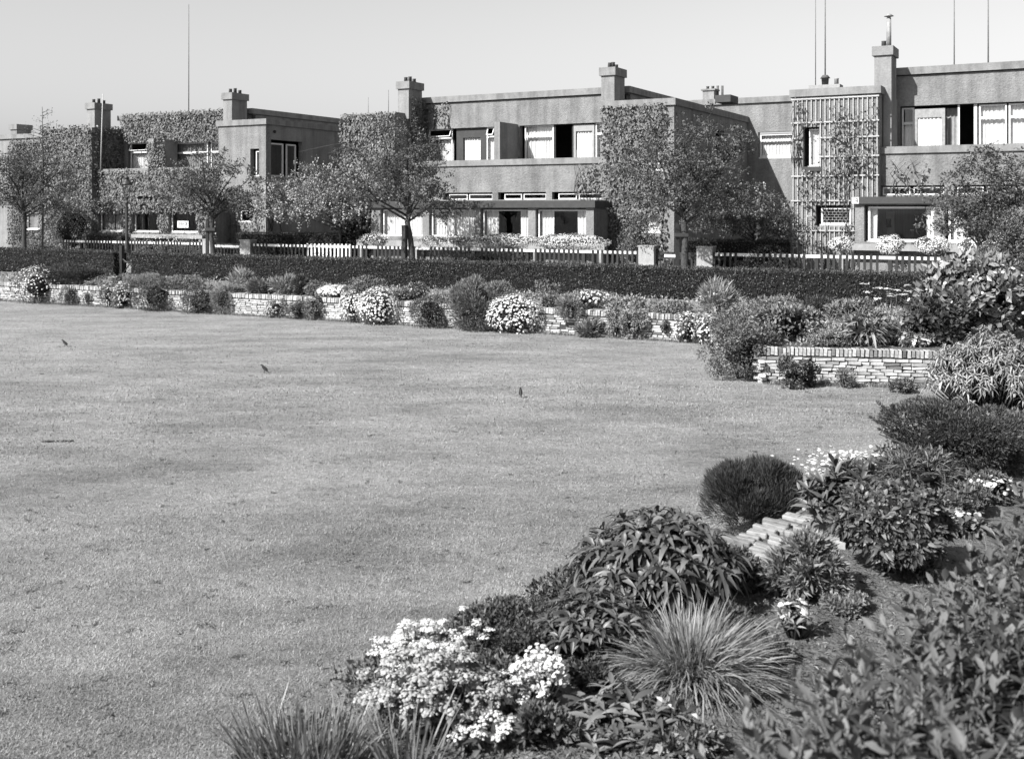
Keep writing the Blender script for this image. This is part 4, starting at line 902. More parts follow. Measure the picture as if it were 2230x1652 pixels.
# ------------------------------------------------------------------ border along the far wall
def bplant(mode, u0, u1, vt, vb, label, name='border_shrub', **k):
    uc = (u0 + u1) / 2; mp = {'b': dict(leaf='leaf_light', leaf_light='leaf_pale', leaf_dark='leaf'), 'w': dict(leaf='leaf_light', leaf_dark='leaf'), 'g': dict(leaf='leaf_light')}.get(mode, {}); k['mat'] = mp.get(k.get('mat'), k.get('mat'))
    if mode == 'w':          # rooted in or in front of the long wall
        n = 24.1 - .08; y = n / (C + S * kk(uc)); r = (u1 - u0) / 2 * y / F; zt, zb = CH - (vt - V0) * y / F, CH - (vb - V0) * y / F
        b_ = np.array((kk(uc) * y, y, zb)); ry = min(r, .45); n2 = 24.1 - ry * .45; y = n2 / (C + S * kk(uc)); b_[:2] = (kk(uc) * y, y)
        g_ = 1.3 if uc < 560 else 1.08; k.setdefault('lowest', -.95); k['count'] = int(k.get('count', 1500) * (3.2 if k.get('wid', .5) < .3 else 1.5))
        return bush(name, label, b_, (r * 1.2 * g_, ry * 1.15), max(.1, zt - zb) * 1.1 * g_, **k)
    if mode == 'b':          # standing in the far bed
        b_, r, h = place(u0, u1, vt, vb, BED_Z, .7); n = b_[0] * S + b_[1] * C
        if n < 24.45:
            y = 24.55 / (C + S * kk(uc)); b_ = np.array((kk(uc) * y, y, BED_Z)); r = ((u1 - u0) / 2 * y / F, min(.4, (u1 - u0) / 2 * y / F)); h = CH - (vt - V0) * y / F - BED_Z
        if n > 27.9:
            y = 27.6 / (C + S * kk(uc)); b_ = np.array((kk(uc) * y, y, BED_Z)); r = ((u1 - u0) / 2 * y / F, .3); h = CH - (vt - V0) * y / F - BED_Z
        g_ = 1.15 if uc < 560 else 1.0; k.setdefault('lowest', -.9); k['count'] = int(k.get('count', 1500) * (3.2 if k.get('wid', .5) < .3 else 1.5))
        return bush(name, label, b_, (r[0] * 1.25 * g_, r[1] * 1.25), max(.1, h) * 1.15 * g_, **k)
    if mode == 'l':
        b_, r, h = place(u0, u1, vt, vb, LAWN_Z, .8); k.setdefault('lowest', -.98); return bush(name, label, b_, (r[0] * 1.2, r[1] * 1.2), h * 1.1, **k)
    b_, r, h = place(u0, u1, vt, vb, BED_Z, .8)
    if b_[1] < 19.4 + r[1] * .7: yn = 19.4 + r[1] * .7; b_ = np.array((kk(uc) * yn, yn, BED_Z)); h = max(.1, CH - (vt - V0) * yn / F - BED_Z)
    return bush(name, label, b_, (r[0] * 1.28, r[1] * 1.25), h * 1.15, **k)
WH = dict(mat='leaf_dark', leaf=.05, count=1500, fr=.024)
FINE = dict(a=1.0, b=.35, up=.5, wid=.22)
bplant('w', 48, 115, 606, 664, 'round white-flowering bush at the left end of the wall', flowers=420, **WH)
bplant('b', 117, 205, 590, 634, 'dark smooth heath mound on the wall at left', mat='heath', leaf=.07, count=3200, sub=.5, **FINE)
bplant('w', 134, 168, 636, 667, 'small grey tuft growing from the wall below the dark mound', mat='leaf_light', leaf=.06, count=700, **FINE)
bplant('b', 160, 189, 617, 645, 'pale tuft right of the dark heath mound', mat='leaf_pale', leaf=.06, count=600, **FINE)
bplant('b', 190, 226, 620, 647, 'rounded pale grey cushion on the wall top', mat='leaf_light', leaf=.05, count=900)
bplant('w', 182, 198, 643, 659, 'tiny tuft in the wall face below the pale cushion', mat='leaf', leaf=.05, count=260, **FINE)
bplant('w', 222, 254, 628, 667, 'mottled light and dark clump hanging on the wall', mat='leaf', leaf=.05, count=900, flowers=70, fr=.03, fmat='flower_pale')
bplant('w', 253, 287, 633, 676, 'pale blossoming bush against the wall left of the dark rounded bushes', flowers=230, mat='leaf_light', leaf=.05, count=1000, fr=.03, fmat='flower_pale')
bplant('b', 255, 292, 606, 630, 'leafy dark perennial behind the pale blossoming bush', mat='leaf', leaf=.09, count=500)
bplant('b', 283, 353, 605, 650, 'broad grey-green bush on the wall top', mat='leaf_light', leaf=.06, count=2000, **FINE)
bplant('w', 308, 369, 628, 682, 'dark rounded bush in front of the broad grey-green bush', mat='leaf_dark', leaf=.05, count=2200)
bplant('b', 350, 382, 609, 632, 'small leafy clump between two tall bushes', mat='leaf', leaf=.08, count=500)
bplant('b', 372, 436, 607, 672, 'tall dense bush rising above the wall', mat='leaf', leaf=.045, count=2600)
bplant('w', 408, 468, 640, 688, 'dark round bush at the foot of the tall dense bush', mat='leaf_dark', leaf=.05, count=2200)
bplant('w', 466, 503, 637, 685, 'pale silvery bush right of the dark round bush', mat='leaf_pale', leaf=.05, count=1500, **FINE)
bplant('b', 496, 543, 626, 658, 'soft grey mound right of the silvery bush', mat='leaf_light', leaf=.05, count=1400, **FINE)
bplant('b', 505, 541, 603, 630, 'spiky-leaved plant close to the hedge', mat='leaf_light', leaf=.22, count=160, a=1.0, b=.4, up=.5, wid=.14, core=False)
bplant('b', 546, 600, 617, 645, 'low grassy perennials behind the upright coping', mat='leaf', leaf=.14, count=700, **FINE)
bplant('b', 598, 644, 611, 646, 'feathery fern-like plant beside the dark tuft', mat='leaf_light', leaf=.18, count=420, a=1.0, b=.5, up=.6, wid=.16, core=False)
bplant('b', 641, 671, 611, 646, 'dark upright tuft behind the wall', mat='leaf_dark', leaf=.12, count=700, **FINE)
bplant('b', 668, 706, 619, 647, 'rounded mid-toned leafy plant left of the white flower mat', mat='leaf', leaf=.06, count=1000)
bplant('b', 699, 762, 625, 648, 'bright white flower mat on top of the wall', flowers=520, mat='leaf', leaf=.04, count=700, fr=.032, ftop=.0)
bplant('b', 758, 836, 608, 652, 'broad rounded shrub behind the heart-shaped white flowers', mat='leaf', leaf=.055, count=2600)
bplant('w', 584, 622, 657, 697, 'small pale-flowered bush growing in the wall face', mat='leaf', leaf=.04, count=1000, flowers=130, fr=.026, fmat='flower_pale')
bplant('w', 628, 668, 662, 696, 'small dark cushion in the wall face', mat='leaf_dark', leaf=.04, count=1100)
bplant('w', 665, 702, 651, 696, 'upright dark clump in the wall face next to the small cushion', mat='leaf', leaf=.05, count=1200)
bplant('w', 745, 794, 645, 699, 'left lobe of white blossom spilling over the wall', flowers=528, mat='leaf_dark', leaf=.04, count=900, fr=.026)
bplant('w', 788, 861, 641, 709, 'big white blossom dome spilling over the wall to the grass', flowers=896, mat='leaf_dark', leaf=.045, count=1800, fr=.026)
bplant('b', 862, 902, 632, 660, 'low leafy clump right of the white blossom dome', mat='leaf', leaf=.07, count=800)
bplant('b', 888, 933, 621, 654, 'sparse perennial with small pale flowers near the hedge', mat='leaf', leaf=.07, count=900, flowers=24, fr=.02)
bplant('w', 898, 979, 651, 715, 'compact dark dome-shaped bush over the wall', mat='leaf_dark', leaf=.042, count=3000)
bplant('w', 988, 1094, 617, 728, 'tallest feathery grey bush in front of the wall', mat='leaf_light', leaf=.1, count=4800, a=1.0, b=.4, up=.7, wid=.2, sub=.34)
bplant('b', 1048, 1114, 621, 656, 'rounded bush behind the feathery grey bush', mat='leaf', leaf=.055, count=2000)
bplant('w', 1072, 1175, 658, 730, 'bright white-flowering dome right of the feathery grey bush', flowers=1152, mat='leaf_dark', leaf=.045, count=2400, fr=.026)
bplant('b', 1160, 1214, 616, 668, 'thin twiggy shrub with few leaves by the hedge', mat='leaf', leaf=.05, count=420, core=False)
bplant('b', 1184, 1219, 650, 673, 'low dark cushion on the wall top', mat='leaf_dark', leaf=.05, count=900)
bplant('w', 1216, 1263, 651, 690, 'pale grey tuft draped over the coping', mat='leaf_pale', leaf=.07, count=1300, **FINE)
bplant('b', 1240, 1334, 639, 673, 'wide low bush topped with white flowers', flowers=300, mat='leaf', leaf=.05, count=1600, fr=.028, ftop=.2)
bplant('b', 1330, 1402, 651, 674, 'low pale ground cover along the coping', mat='leaf_light', leaf=.06, count=1400)
bplant('w', 1318, 1357, 675, 738, 'left of two pale straggling clumps hanging down the wall', mat='leaf_pale', leaf=.055, count=1300, sub=.28)
bplant('w', 1356, 1406, 674, 741, 'right of two pale straggling clumps hanging down the wall', mat='leaf_pale', leaf=.055, count=1400, sub=.28)
bplant('w', 1265, 1312, 708, 736, 'grassy tuft at the wall foot', mat='leaf', leaf=.12, count=500, **FINE)
bplant('w', 1440, 1458, 704, 726, 'tiny dark ball-shaped plant in the wall face', mat='leaf_dark', leaf=.04, count=450)
bplant('b', 1528, 1598, 628, 684, 'drooping bell-flowered clump above the wall near the hedge', mat='leaf_light', leaf=.2, count=520, a=1.0, b=.4, up=.7, wid=.12, flowers=60, fr=.03, fmat='flower_pale', core=False)
bplant('b', 1425, 1502, 662, 690, 'low leafy mat along the coping left of the bell flowers', mat='leaf', leaf=.06, count=1500)
bplant('w', 1473, 1524, 693, 751, 'white-sprinkled bush hanging over the wall left of the corner', flowers=260, mat='leaf_light', leaf=.045, count=1300, fr=.026)
bplant('w', 1522, 1562, 697, 751, 'second white-sprinkled bush, touching the big corner bush', flowers=200, mat='leaf_light', leaf=.045, count=1100, fr=.026)
for i, (a_, b_) in enumerate(((1000, 1060), (1120, 1180), (690, 740), (930, 985))):
    bplant('b', a_, b_, 636 + (i % 2) * 6, 655, ('low weedy growth behind the feathery grey bush', 'low weedy growth at the foot of the twiggy shrub', 'low growth behind the white flower mat', 'low growth behind the compact dark dome')[i], mat='leaf_light', leaf=.06, count=600, name='ground_plant')
# corner and right-hand bed
bplant('l', 1538, 1694, 716, 832, 'big round small-leaved bush at the wall corner', mat='leaf', leaf=.05, count=8000, sub=.3)
bplant('g', 1586, 1650, 660, 716, 'thin arching twiggy shrub above the corner bush', mat='leaf_light', leaf=.05, count=900, core=False)
bplant('g', 1655, 1780, 676, 748, 'broad leafy perennial clump above the nearer wall', mat='leaf', leaf=.09, count=3200)
bplant('g', 1745, 1815, 657, 690, 'dark feathery low plant towards the hedge', mat='leaf_dark', leaf=.09, count=1300, **FINE)
bplant('g', 1770, 1850, 728, 779, 'pale rounded cushion spilling over the nearer coping', mat='leaf_light', leaf=.045, count=2600)
bplant('g', 1838, 1918, 690, 780, 'tall lily-like leafy clump above the nearer wall', mat='leaf', leaf=.2, count=620, a=.9, b=.5, up=.5, wid=.2, shape='strap', droop=.4)
bplant('g', 1908, 1982, 706, 752, 'rough leafy clump right of the lily-like clump', mat='leaf', leaf=.1, count=1600)
bplant('g', 1956, 2028, 734, 772, 'low plant with flat white flower heads above the coping', mat='leaf', leaf=.07, count=1300, flowers=60, fr=.04, ftop=.5)
bplant('g', 2015, 2240, 592, 752, 'large broad-leaved bush with scattered white flowers at the right edge', mat='leaf', leaf=.15, wid=.62, count=5200, sub=.3, flowers=60, fr=.036, fdome=.4)
bplant('g', 1990, 2110, 660, 760, 'dark leafy undergrowth left of the large broad-leaved bush', mat='leaf_dark', leaf=.11, wid=.6, count=2400)
bplant('g', 1640, 1740, 655, 690, 'low green growth near the hedge above the corner', mat='leaf_light', leaf=.08, count=1500, name='ground_plant')
bplant('g', 1810, 1900, 660, 700, 'low mixed perennials below the white umbels', mat='leaf', leaf=.09, count=1500, name='ground_plant')
bush('border_shrub', 'leafy shrub spilling over the wall corner above the big round bush', np.array((4.75, 22.6, -.35)), (.7, 1.6), .58, mat='leaf', leaf=.06, count=4600, lowest=-.9)
# umbels on stems
b_, r_, h_ = place(1885, 1992, 618, 706); rng = newrng(); t = thing('umbel_plant', 'tall thin stems carrying flat white flower heads in front of the hedge', 'flowers', b_)
ps, Pd = [], []
for i in range(11):
    x, y_ = (rng.random() - .5) * 2 * r_[0], (rng.random() - .5) * r_[1]; hh = h_ * (.62 + .4 * rng.random()); ps.append(tube([(x * .6, y_ * .6, 0), (x * .85, y_, hh * .6), (x, y_, hh)], [.006, .005, .004], 5)); Pd += [(x + rng.normal() * .05, y_ + rng.normal() * .04, hh + rng.normal() * .008) for _ in range(16)]
V, Fs = join(ps); obj('stems', mesh(V, Fs, M['leaf']), t, 'stuff'); Pd = np.array(Pd); V, T = discs(Pd, rng.normal(size=Pd.shape) * .2 + np.array((0, 0, 1.)), .03, 6, .3, rng); obj('blossom', mesh(V, T, M['flower']), t, 'stuff')
# against the nearer wall
bplant('l', 1697, 1752, 782, 849, 'bushy upright plant at the foot of the nearer wall', mat='leaf', leaf=.05, count=2000)
bplant('l', 1750, 1782, 786, 845, 'slim dark plant beside the bushy upright one at the nearer wall', mat='leaf_dark', leaf=.05, count=900)
bplant('l', 1819, 1858, 808, 846, 'small pale tuft at the foot of the nearer wall', mat='leaf_light', leaf=.06, count=700, **FINE)
bplant('l', 1896, 1934, 792, 838, 'dark tuft rooted in the nearer wall face', mat='leaf_dark', leaf=.05, count=1000)
bplant('l', 1938, 1990, 832, 858, 'low weeds at the right foot of the nearer wall', mat='leaf', leaf=.06, count=700, name='ground_plant')
# ------------------------------------------------------------------ near bank: large-leaved and detailed plants
def near(u0, u1, vt, vb, zb=BED_Z, ratio=.85): return place(u0, u1, vt, vb, zb, ratio)
def whorls(name, label, base, r, h, nst, per, leaf, wid, mat='big', droop=.35, el=(.15, .9), cat='shrub', seg=4, dome=.9, zlow=.25, fl=0):
    """shrub of leafy shoots, a rosette of long leaves at each tip"""
    rng = newrng(); t = thing(name, label, cat, base); ps, P, D, N, L = [], [], [], [], []
    for i in range(nst):
        a = i * 2.399 + rng.normal() * .2; f = math.sqrt((i + .5) / nst); x, y = r[0] * f * math.cos(a), r[1] * f * math.sin(a)
        z = h * (dome * math.sqrt(max(0, 1 - .75 * f * f)) + .1 * rng.normal() * .5); z = max(h * zlow, min(z, h * .95)) * (1 if rng.random() < .72 else .55 + .3 * rng.random())
        ps.append(tube([(x * .25, y * .25, -.02), (x * .7, y * .7, z * .55), (x, y, z)], [.012, .009, .006], 5))
        tip = np.array((x, y, z)); axis = unit(np.array((x * .55 / r[0], y * .55 / r[1], 1.0)))
        for k in range(per):
            b = k * 2.399 + i; e = el[0] + (el[1] - el[0]) * (k / per) + rng.normal() * .12; s_ = np.array((math.cos(b), math.sin(b), 0.)); s_ = unit(s_ - axis * (s_ @ axis))
            d = s_ * math.cos(e) + axis * math.sin(e); P.append(tip - axis * (.07 * (1 - k / per) * leaf / .12) + d * .008); D.append(d); N.append(unit(axis - d * (axis @ d) + rng.normal(size=3) * .12)); L.append(leaf * (.65 + .6 * rng.random()))
    P, D, N, L = map(np.array, (P, D, N, L)); V, Q = straps(P, D, N, L, L * wid, droop * (.6 + .8 * rng.random(len(P))), seg, fold=.18); obj('foliage', mesh(V, Q, M[mat], True), t, 'stuff')
    V, Fs = join(ps); obj('stems', mesh(V, Fs, M['bark'], True), t, 'stuff')
    V, Q = core_blob((r[0] * .75, r[1] * .75, h * .5), f=.7, zc=h * .34, rng=rng); obj('shade_core', mesh(V, Q, M['core'], True), t)  # filler blob painted dark like the shaded inside of the shrub
    if fl:
        pk = rng.integers(0, len(P), fl); V, T = discs(P[pk] + np.array((0, 0, .04)), N[pk] + np.array((0, 0, .6)), .025, 6, .4, rng); obj('blossom', mesh(V, T, M['flower']), t, 'stuff')
    return t
def grass(name, label, base, r, h, n, wid=.012, mat='blade', droop=(.3, 1.0), el=(.5, 1.45), cat='grass clump', seg=6, core=True, lean=(0, 0)):
    rng = newrng(); t = thing(name, label, cat, base); a = rng.random(n) * 2 * np.pi; rr = np.sqrt(rng.random(n)); a2 = a + rng.normal(size=n) * .5; e = el[0] + (el[1] - el[0]) * (1 - rr * .85 + .15 * rng.normal(size=n)).clip(0, 1)
    P = np.stack([np.cos(a) * rr * r[0] * .42, np.sin(a) * rr * r[1] * .42, 0 * a], -1); D = np.stack([np.cos(a2) * np.cos(e) + lean[0], np.sin(a2) * np.cos(e) + lean[1], np.sin(e)], -1)
    N = np.tile((0, 0, 1.), (n, 1)) + rng.normal(size=(n, 3)) * .4; L = h * (.75 + .55 * rng.random(n)) * (1 + .35 * rr)
    dr = droop[0] + (droop[1] - droop[0]) * rng.random(n) * (.4 + .6 * rr); V, Q = straps(P, D, N, L, wid * (.7 + .6 * rng.random(n)), dr * .6, seg, prof=np.array([.8, 1, 1, .95, .8, .5, .02][:seg + 1] if seg == 6 else np.linspace(1, .05, seg + 1)))
    V[:, 2] = np.maximum(V[:, 2], .005); obj('foliage', mesh(V, Q, M[mat], True), t, 'stuff')
    if core: V, Q = core_blob((r[0] * .5, r[1] * .5, h * .3), f=.9, zc=h * .12, rng=rng); obj('base_shade_core', mesh(V, Q, M['core'], True), t)  # solid blob with shade painted into its colour at the clump foot
    return t
b_, r, h = near(1915, 2290, 868, 1052); bush('juniper', 'dark spreading juniper with pointed sprays at the right edge', b_, r, h, mat='leaf_dark', leaf=.035, wid=.3, count=24000, K=46, sub=.26, a=1, b=.45, up=.3, lowest=-.9)
rng = newrng(); j = bpy.data.objects[-1] if False else None
t = thing('juniper_spray', 'pointed dark juniper sprays jutting over the lawn', 'shrub', b_ + np.array((-r[0] * .6, .1, h * .4))); P, D = [], []; ps = []
for (dx, dz, l) in ((-1, .55, .42), (-.75, .9, .45), (-1, .3, .3), (-.5, 1.0, .35)):
    d = unit(np.array((dx, .1, dz))); ps.append(tube([(0, 0, -h * .3), d * l * .5, d * l], [.01, .007, .003], 5))
    for k in range(260): f = rng.random(); P.append(d * l * f + rng.normal(size=3) * .022 * (1.3 - f)); D.append(d + rng.normal(size=3) * .6)
V, T = diamonds(np.array(P), np.array(D), rng.normal(size=(len(P), 3)), .03, .009); obj('foliage', mesh(V, T, M['leaf_dark']), t, 'stuff'); V, Fs = join(ps); obj('stems', mesh(V, Fs, M['bark'], True), t, 'stuff')
b_, r, h = near(2020, 2300, 712, 935); whorls('pale_leaf_bush', 'bush of narrow pale arching leaves at the right edge', b_, r, h, 420, 11, .085, .2, 'leaf_pale', .75, (.0, .9), zlow=.2)
b_, r, h = near(1549, 1762, 1014, 1190, LAWN_Z, .7); bush('heather', 'dark fine-needled heather mound below the broad coping', b_ , r, h, mat='heath', leaf=.075, wid=.09, count=34000, K=34, sub=.42, a=1.0, b=.3, up=.9, core=True)
b_, r, h = near(1740, 1965, 985, 1110, LAWN_Z, .5); t = grass('flower_drift', 'drift of tiny white flowers on thin stems beside the lawn', b_, (r[0] * 2.2, r[1] * 2), h * .62, 1500, .004, 'leaf_pale', (.05, .3), (.9, 1.5), 'flowers', 4, core=False)
rng = newrng(); P = np.stack([rng.normal(size=480) * r[0] * .55, rng.normal(size=480) * r[1] * .6, h * (.5 + .5 * rng.random(480))], -1); V, T = discs(P, rng.normal(size=P.shape) * .3 + np.array((0, 0, 1.)), .02, 6, .3, rng); obj('blossom', mesh(V, T, M['flower']), t, 'stuff')
b_, r, h = near(1740, 1940, 1000, 1175); whorls('long_leaf_shrub', 'dark shrub with long pointed leaves behind the broad coping', b_, r, h, 34, 15, .15, .23, 'big', .3, (.0, 1.1), zlow=.3)
b_, r, h = near(1905, 2085, 985, 1100); bush('fine_leaf_shrub', 'wispy narrow-leaved clump right of the long-leaved shrub', b_, r, h, mat='leaf', leaf=.09, wid=.12, count=2600, a=.8, b=.6, up=.4, shape='strap', droop=.3)
b_, r, h = near(1800, 2085, 1055, 1275); bush('small_leaf_shrub', 'low spreading glossy small-leaved shrub on the bank', b_, r, h, mat='big', leaf=.05, wid=.45, count=11000, sub=.32, shape='strap', droop=.25, up=.3)
b_, r, h = near(1680, 1850, 1170, 1320); bush('narrow_leaf_shrub', 'light narrow-leaved shrub in front of the broad coping', b_, r, h, mat='leaf_light', leaf=.075, wid=.2, count=7000, sub=.3, a=.9, b=.5, up=.7, shape='strap', droop=.2)
b_, r, h = near(1560, 1680, 1205, 1290); bush('ground_plant', 'dark low leafy plant between coping and rhododendron-like shrub', b_, r, h, mat='leaf', leaf=.045, count=2600)
b_, r, h = near(2098, 2215, 1036, 1100); bush('border_flowers', 'low bright white flower cushion on the bank at the right edge', b_, r, h, mat='leaf', leaf=.05, count=2000, flowers=130, fr=.018, ftop=.35, cat='flowers')
b_, r, h = near(2050, 2140, 1115, 1172); bush('border_flowers', 'small soil-side plant with a few large white blooms', b_, r, h, mat='leaf_light', leaf=.07, wid=.5, count=420, flowers=18, fr=.024, ftop=.3, cat='flowers', shape='strap', droop=.4)
b_, r, h = near(1250, 1615, 1115, 1360); whorls('big_leaf_shrub', 'large shrub with long drooping leaves in the near bed', b_, r, h, 120, 13, .135, .25, 'big', .65, (-.1, .95), zlow=.22, dome=.95)
b_, r, h = near(1185, 1420, 1270, 1470); whorls('leafy_shrub', 'smaller dark leafy shrub in front of the large long-leaved shrub', b_, r, h, 70, 11, .075, .3, 'big', .35, (.0, .9), zlow=.25)
b_, r, h = near(1060, 1255, 1362, 1440); bush('ground_plant', 'flat dark mat of tiny leaves beside the white candytuft', b_, r, h, mat='leaf_dark', leaf=.028, count=7500, sub=.3)
b_, r, h = near(1290, 1716, 1310, 1535); grass('ornamental_grass', 'large fountain-like clump of pale ornamental grass', b_, (r[0] * .8, r[1] * .8), h * .92, 2300, .0065, 'blade', (.35, 1.3), (.45, 1.55))
# white candytuft, pale clusters
def umbels(name, label, base, r, h, n, rad, fmat, lmat, flat=.35, leaf=.05, nf=46, stalk=True):
    rng = newrng(); t = thing(name, label, 'flowers', base); ps, P, O, LP, LD = [], [], [], [], []
    for i in range(n):
        a = i * 2.399; f = math.sqrt((i + .5) / n); x, y = r[0] * f * math.cos(a), r[1] * f * math.sin(a); x += rng.normal() * r[0] * .12; y += rng.normal() * r[1] * .12; z = h * (1 - .5 * f * f) * (.68 + .48 * rng.random())
        ps.append(tube([(x * .6, y * .6, -.02), (x * .9, y * .9, z * .6), (x, y, z)], [.005, .004, .003], 5)); R_ = rad * (.7 + .6 * rng.random())
        q = rng.normal(size=(nf, 3)); q = unit(q); q[:, 2] = np.abs(q[:, 2]) * flat; q *= rng.random((nf, 1)) ** .4; P.append(np.array((x, y, z)) + q * R_); O.append(unit(q * .7 + np.array((0, 0, .8))))
        m = 7; zz = z * (.2 + .72 * rng.random(m)); LP.append(np.stack([x * (.6 + .4 * zz / z), y * (.6 + .4 * zz / z), zz], -1)); LD.append(unit(rng.normal(size=(m, 3)) + np.array((0, 0, .5))))
    P, O = np.concatenate(P), np.concatenate(O); V, T = discs(P, O + rng.normal(size=O.shape) * .25, rad * .17 * (.7 + .6 * rng.random(len(P))), 5, .35, rng); obj('blossom', mesh(V, T, M[fmat]), t, 'stuff')
    LP, LD = np.concatenate(LP), np.concatenate(LD); V, Q = straps(LP, LD, rng.normal(size=LP.shape) + np.array((0, 0, 1.)), leaf * (.7 + .6 * rng.random(len(LP))), leaf * .3, .3, 3, fold=.12); obj('foliage', mesh(V, Q, M[lmat], True), t, 'stuff')
    V, Fs = join(ps); obj('stems', mesh(V, Fs, M['leaf']), t, 'stuff'); return t
b_, r, h = near(822, 1010, 1362, 1500, BED_Z, .8); umbels('candytuft', 'bright white domed candytuft at the lawn edge', b_, r, h, 74, .04, 'flower', 'leaf')
b_, r, h = near(985, 1062, 1332, 1440, BED_Z, .8); umbels('candytuft', 'few tall white flower heads standing right of the white dome', b_, r, h, 9, .034, 'flower', 'leaf_dark')
b_, r, h = near(800, 1075, 1430, 1625, BED_Z, .8); umbels('cluster_flowers', 'broad mass of pale frilly flower clusters at the bottom', b_, r, h, 95, .055, 'flower_pale', 'leaf_light', .5, .075, 40)
b_, r, h = near(985, 1135, 1560, 1650, BED_Z, .8); umbels('cluster_flowers', 'small white flower bunches low at the bottom of the picture', b_, r, h, 13, .045, 'flower', 'leaf', .6, .08)
# primula with basal rosettes
b_, r, h = near(1095, 1262, 1425, 1570); t = whorls('primula', 'primula with broad basal leaves and white flower heads', b_, (r[0] * .55, r[1] * .55), h * .32, 7, 9, .15, .42, 'big', .5, (-.05, .6), 'flowers', zlow=.1)
rng = newrng(); ps, P = [], []
for i in range(24):
    a = rng.random() * 6.28; x, y_ = r[0] * .75 * rng.random() * math.cos(a), r[1] * .7 * rng.random() * math.sin(a); z = h * (.55 + .42 * rng.random()); ps.append(tube([(x * .2, y_ * .2, 0), (x, y_, z)], .004, 5)); P.append(np.array((x, y_, z)) + rng.normal(size=(20, 3)) * np.array((.024, .024, .018)))
V, Fs = join(ps); obj('flower_stalks', mesh(V, Fs, M['leaf_light']), t, 'stuff'); P = np.concatenate(P); V, T = discs(P, rng.normal(size=P.shape) + np.array((-.3, -.4, .8)), .0125, 6, .3, rng); obj('blossom', mesh(V, T, M['flower']), t, 'stuff')
b_, r, h = near(1262, 1420, 1470, 1590); whorls('peony', 'divided-leaf plant beside the primula', b_, r, h * .8, 14, 7, .12, .22, 'leaf_light', .35, (.1, .8), 'perennial', zlow=.35)
b_, r, h = near(1395, 1520, 1500, 1640); whorls('peony', 'divided-leaf plant with round white buds below the ornamental grass', b_, r, h * .8, 15, 7, .11, .22, 'leaf', .35, (.1, .8), 'perennial', zlow=.35, fl=6)
b_, r, h = near(1260, 1400, 1585, 1650); whorls('peony', 'low jagged-leaved plant at the very bottom of the picture', b_, r, h * .7, 10, 8, .09, .24, 'leaf_light', .35, (.1, .8), 'perennial', zlow=.4)
b_, r, h = near(1540, 1640, 1330, 1400); bush('ground_plant', 'shaded low leaves right of the large long-leaved shrub', b_, r, h, mat='leaf_dark', leaf=.045, count=2600)
b_, r, h = near(2040, 2150, 1060, 1130); bush('ground_plant', 'leafy clump between the white cushion and the small-leaved shrub', b_, r, h, mat='leaf', leaf=.05, count=3000)
b_, r, h = near(1120, 1215, 1440, 1530); umbels('cluster_flowers', 'loose white heads linking the pale clusters and the primula', b_, r, h, 16, .04, 'flower', 'leaf', .5, .07)
for (u0_, u1_, vt_, vb_, lb_, mt_, lf_) in ((1120, 1240, 1560, 1640, 'low leaves below the primula at the bottom', 'leaf', .05), (1420, 1560, 1585, 1650, 'low weedy leaves at the bottom right of the ornamental grass', 'leaf_light', .05),
        (1240, 1350, 1440, 1500, 'shaded leaves between the dark shrub and the ornamental grass', 'leaf_dark', .045), (1040, 1130, 1440, 1500, 'dark leaves behind the pale flower clusters', 'leaf', .045),
        (1640, 1720, 1400, 1450, 'small weed clump right of the ornamental grass', 'leaf_light', .04), (1800, 1900, 1300, 1345, 'small weed clump on the bare soil band', 'leaf_light', .035), (1960, 2040, 1225, 1270, 'tiny weed clump on the soil beside the small-leaved shrub', 'leaf', .035), (1560, 1640, 1490, 1540, 'weed clump at the right foot of the ornamental grass', 'leaf', .04)):
    b_, r, h = near(u0_, u1_, vt_, vb_); bush('ground_plant', lb_, b_, (r[0] * 1.1, r[1] * 1.1), max(h, .06), mat=mt_, leaf=lf_, count=1800, lowest=-.9)
b_, r, h = near(1060, 1180, 1480, 1570); umbels('cluster_flowers', 'scattered white heads right of the pale flower mass', b_, r, h, 18, .036, 'flower', 'leaf_light', .5, .07)
b_, r, h = near(1690, 1778, 1296, 1398); whorls('wallflower', 'single upright leafy plant with white petals on bare soil', b_, r, h, 16, 9, .07, .2, 'leaf_light', .3, (.1, 1.0), 'flowers', zlow=.3, fl=10)
b_, r, h = near(500, 840, 1500, 1680, BED_Z, .5); grass('strap_leaf_clump', 'upright strap-leaved clump along the bottom edge', b_, (r[0] * 2.1, r[1] * 1.6), h * .66, 340, .007, 'blade_mid', (.1, .7), (1.0, 1.55), 'perennial', 6, core=False)
b_, r, h = near(800, 975, 1470, 1690, BED_Z, .5); grass('strap_leaf_clump', 'taller strap leaves in front of the pale flower clusters', b_, (r[0] * 2, r[1] * 1.5), h * .6, 60, .0075, 'blade_mid', (.1, .7), (1.0, 1.55), 'perennial', 6, core=False)

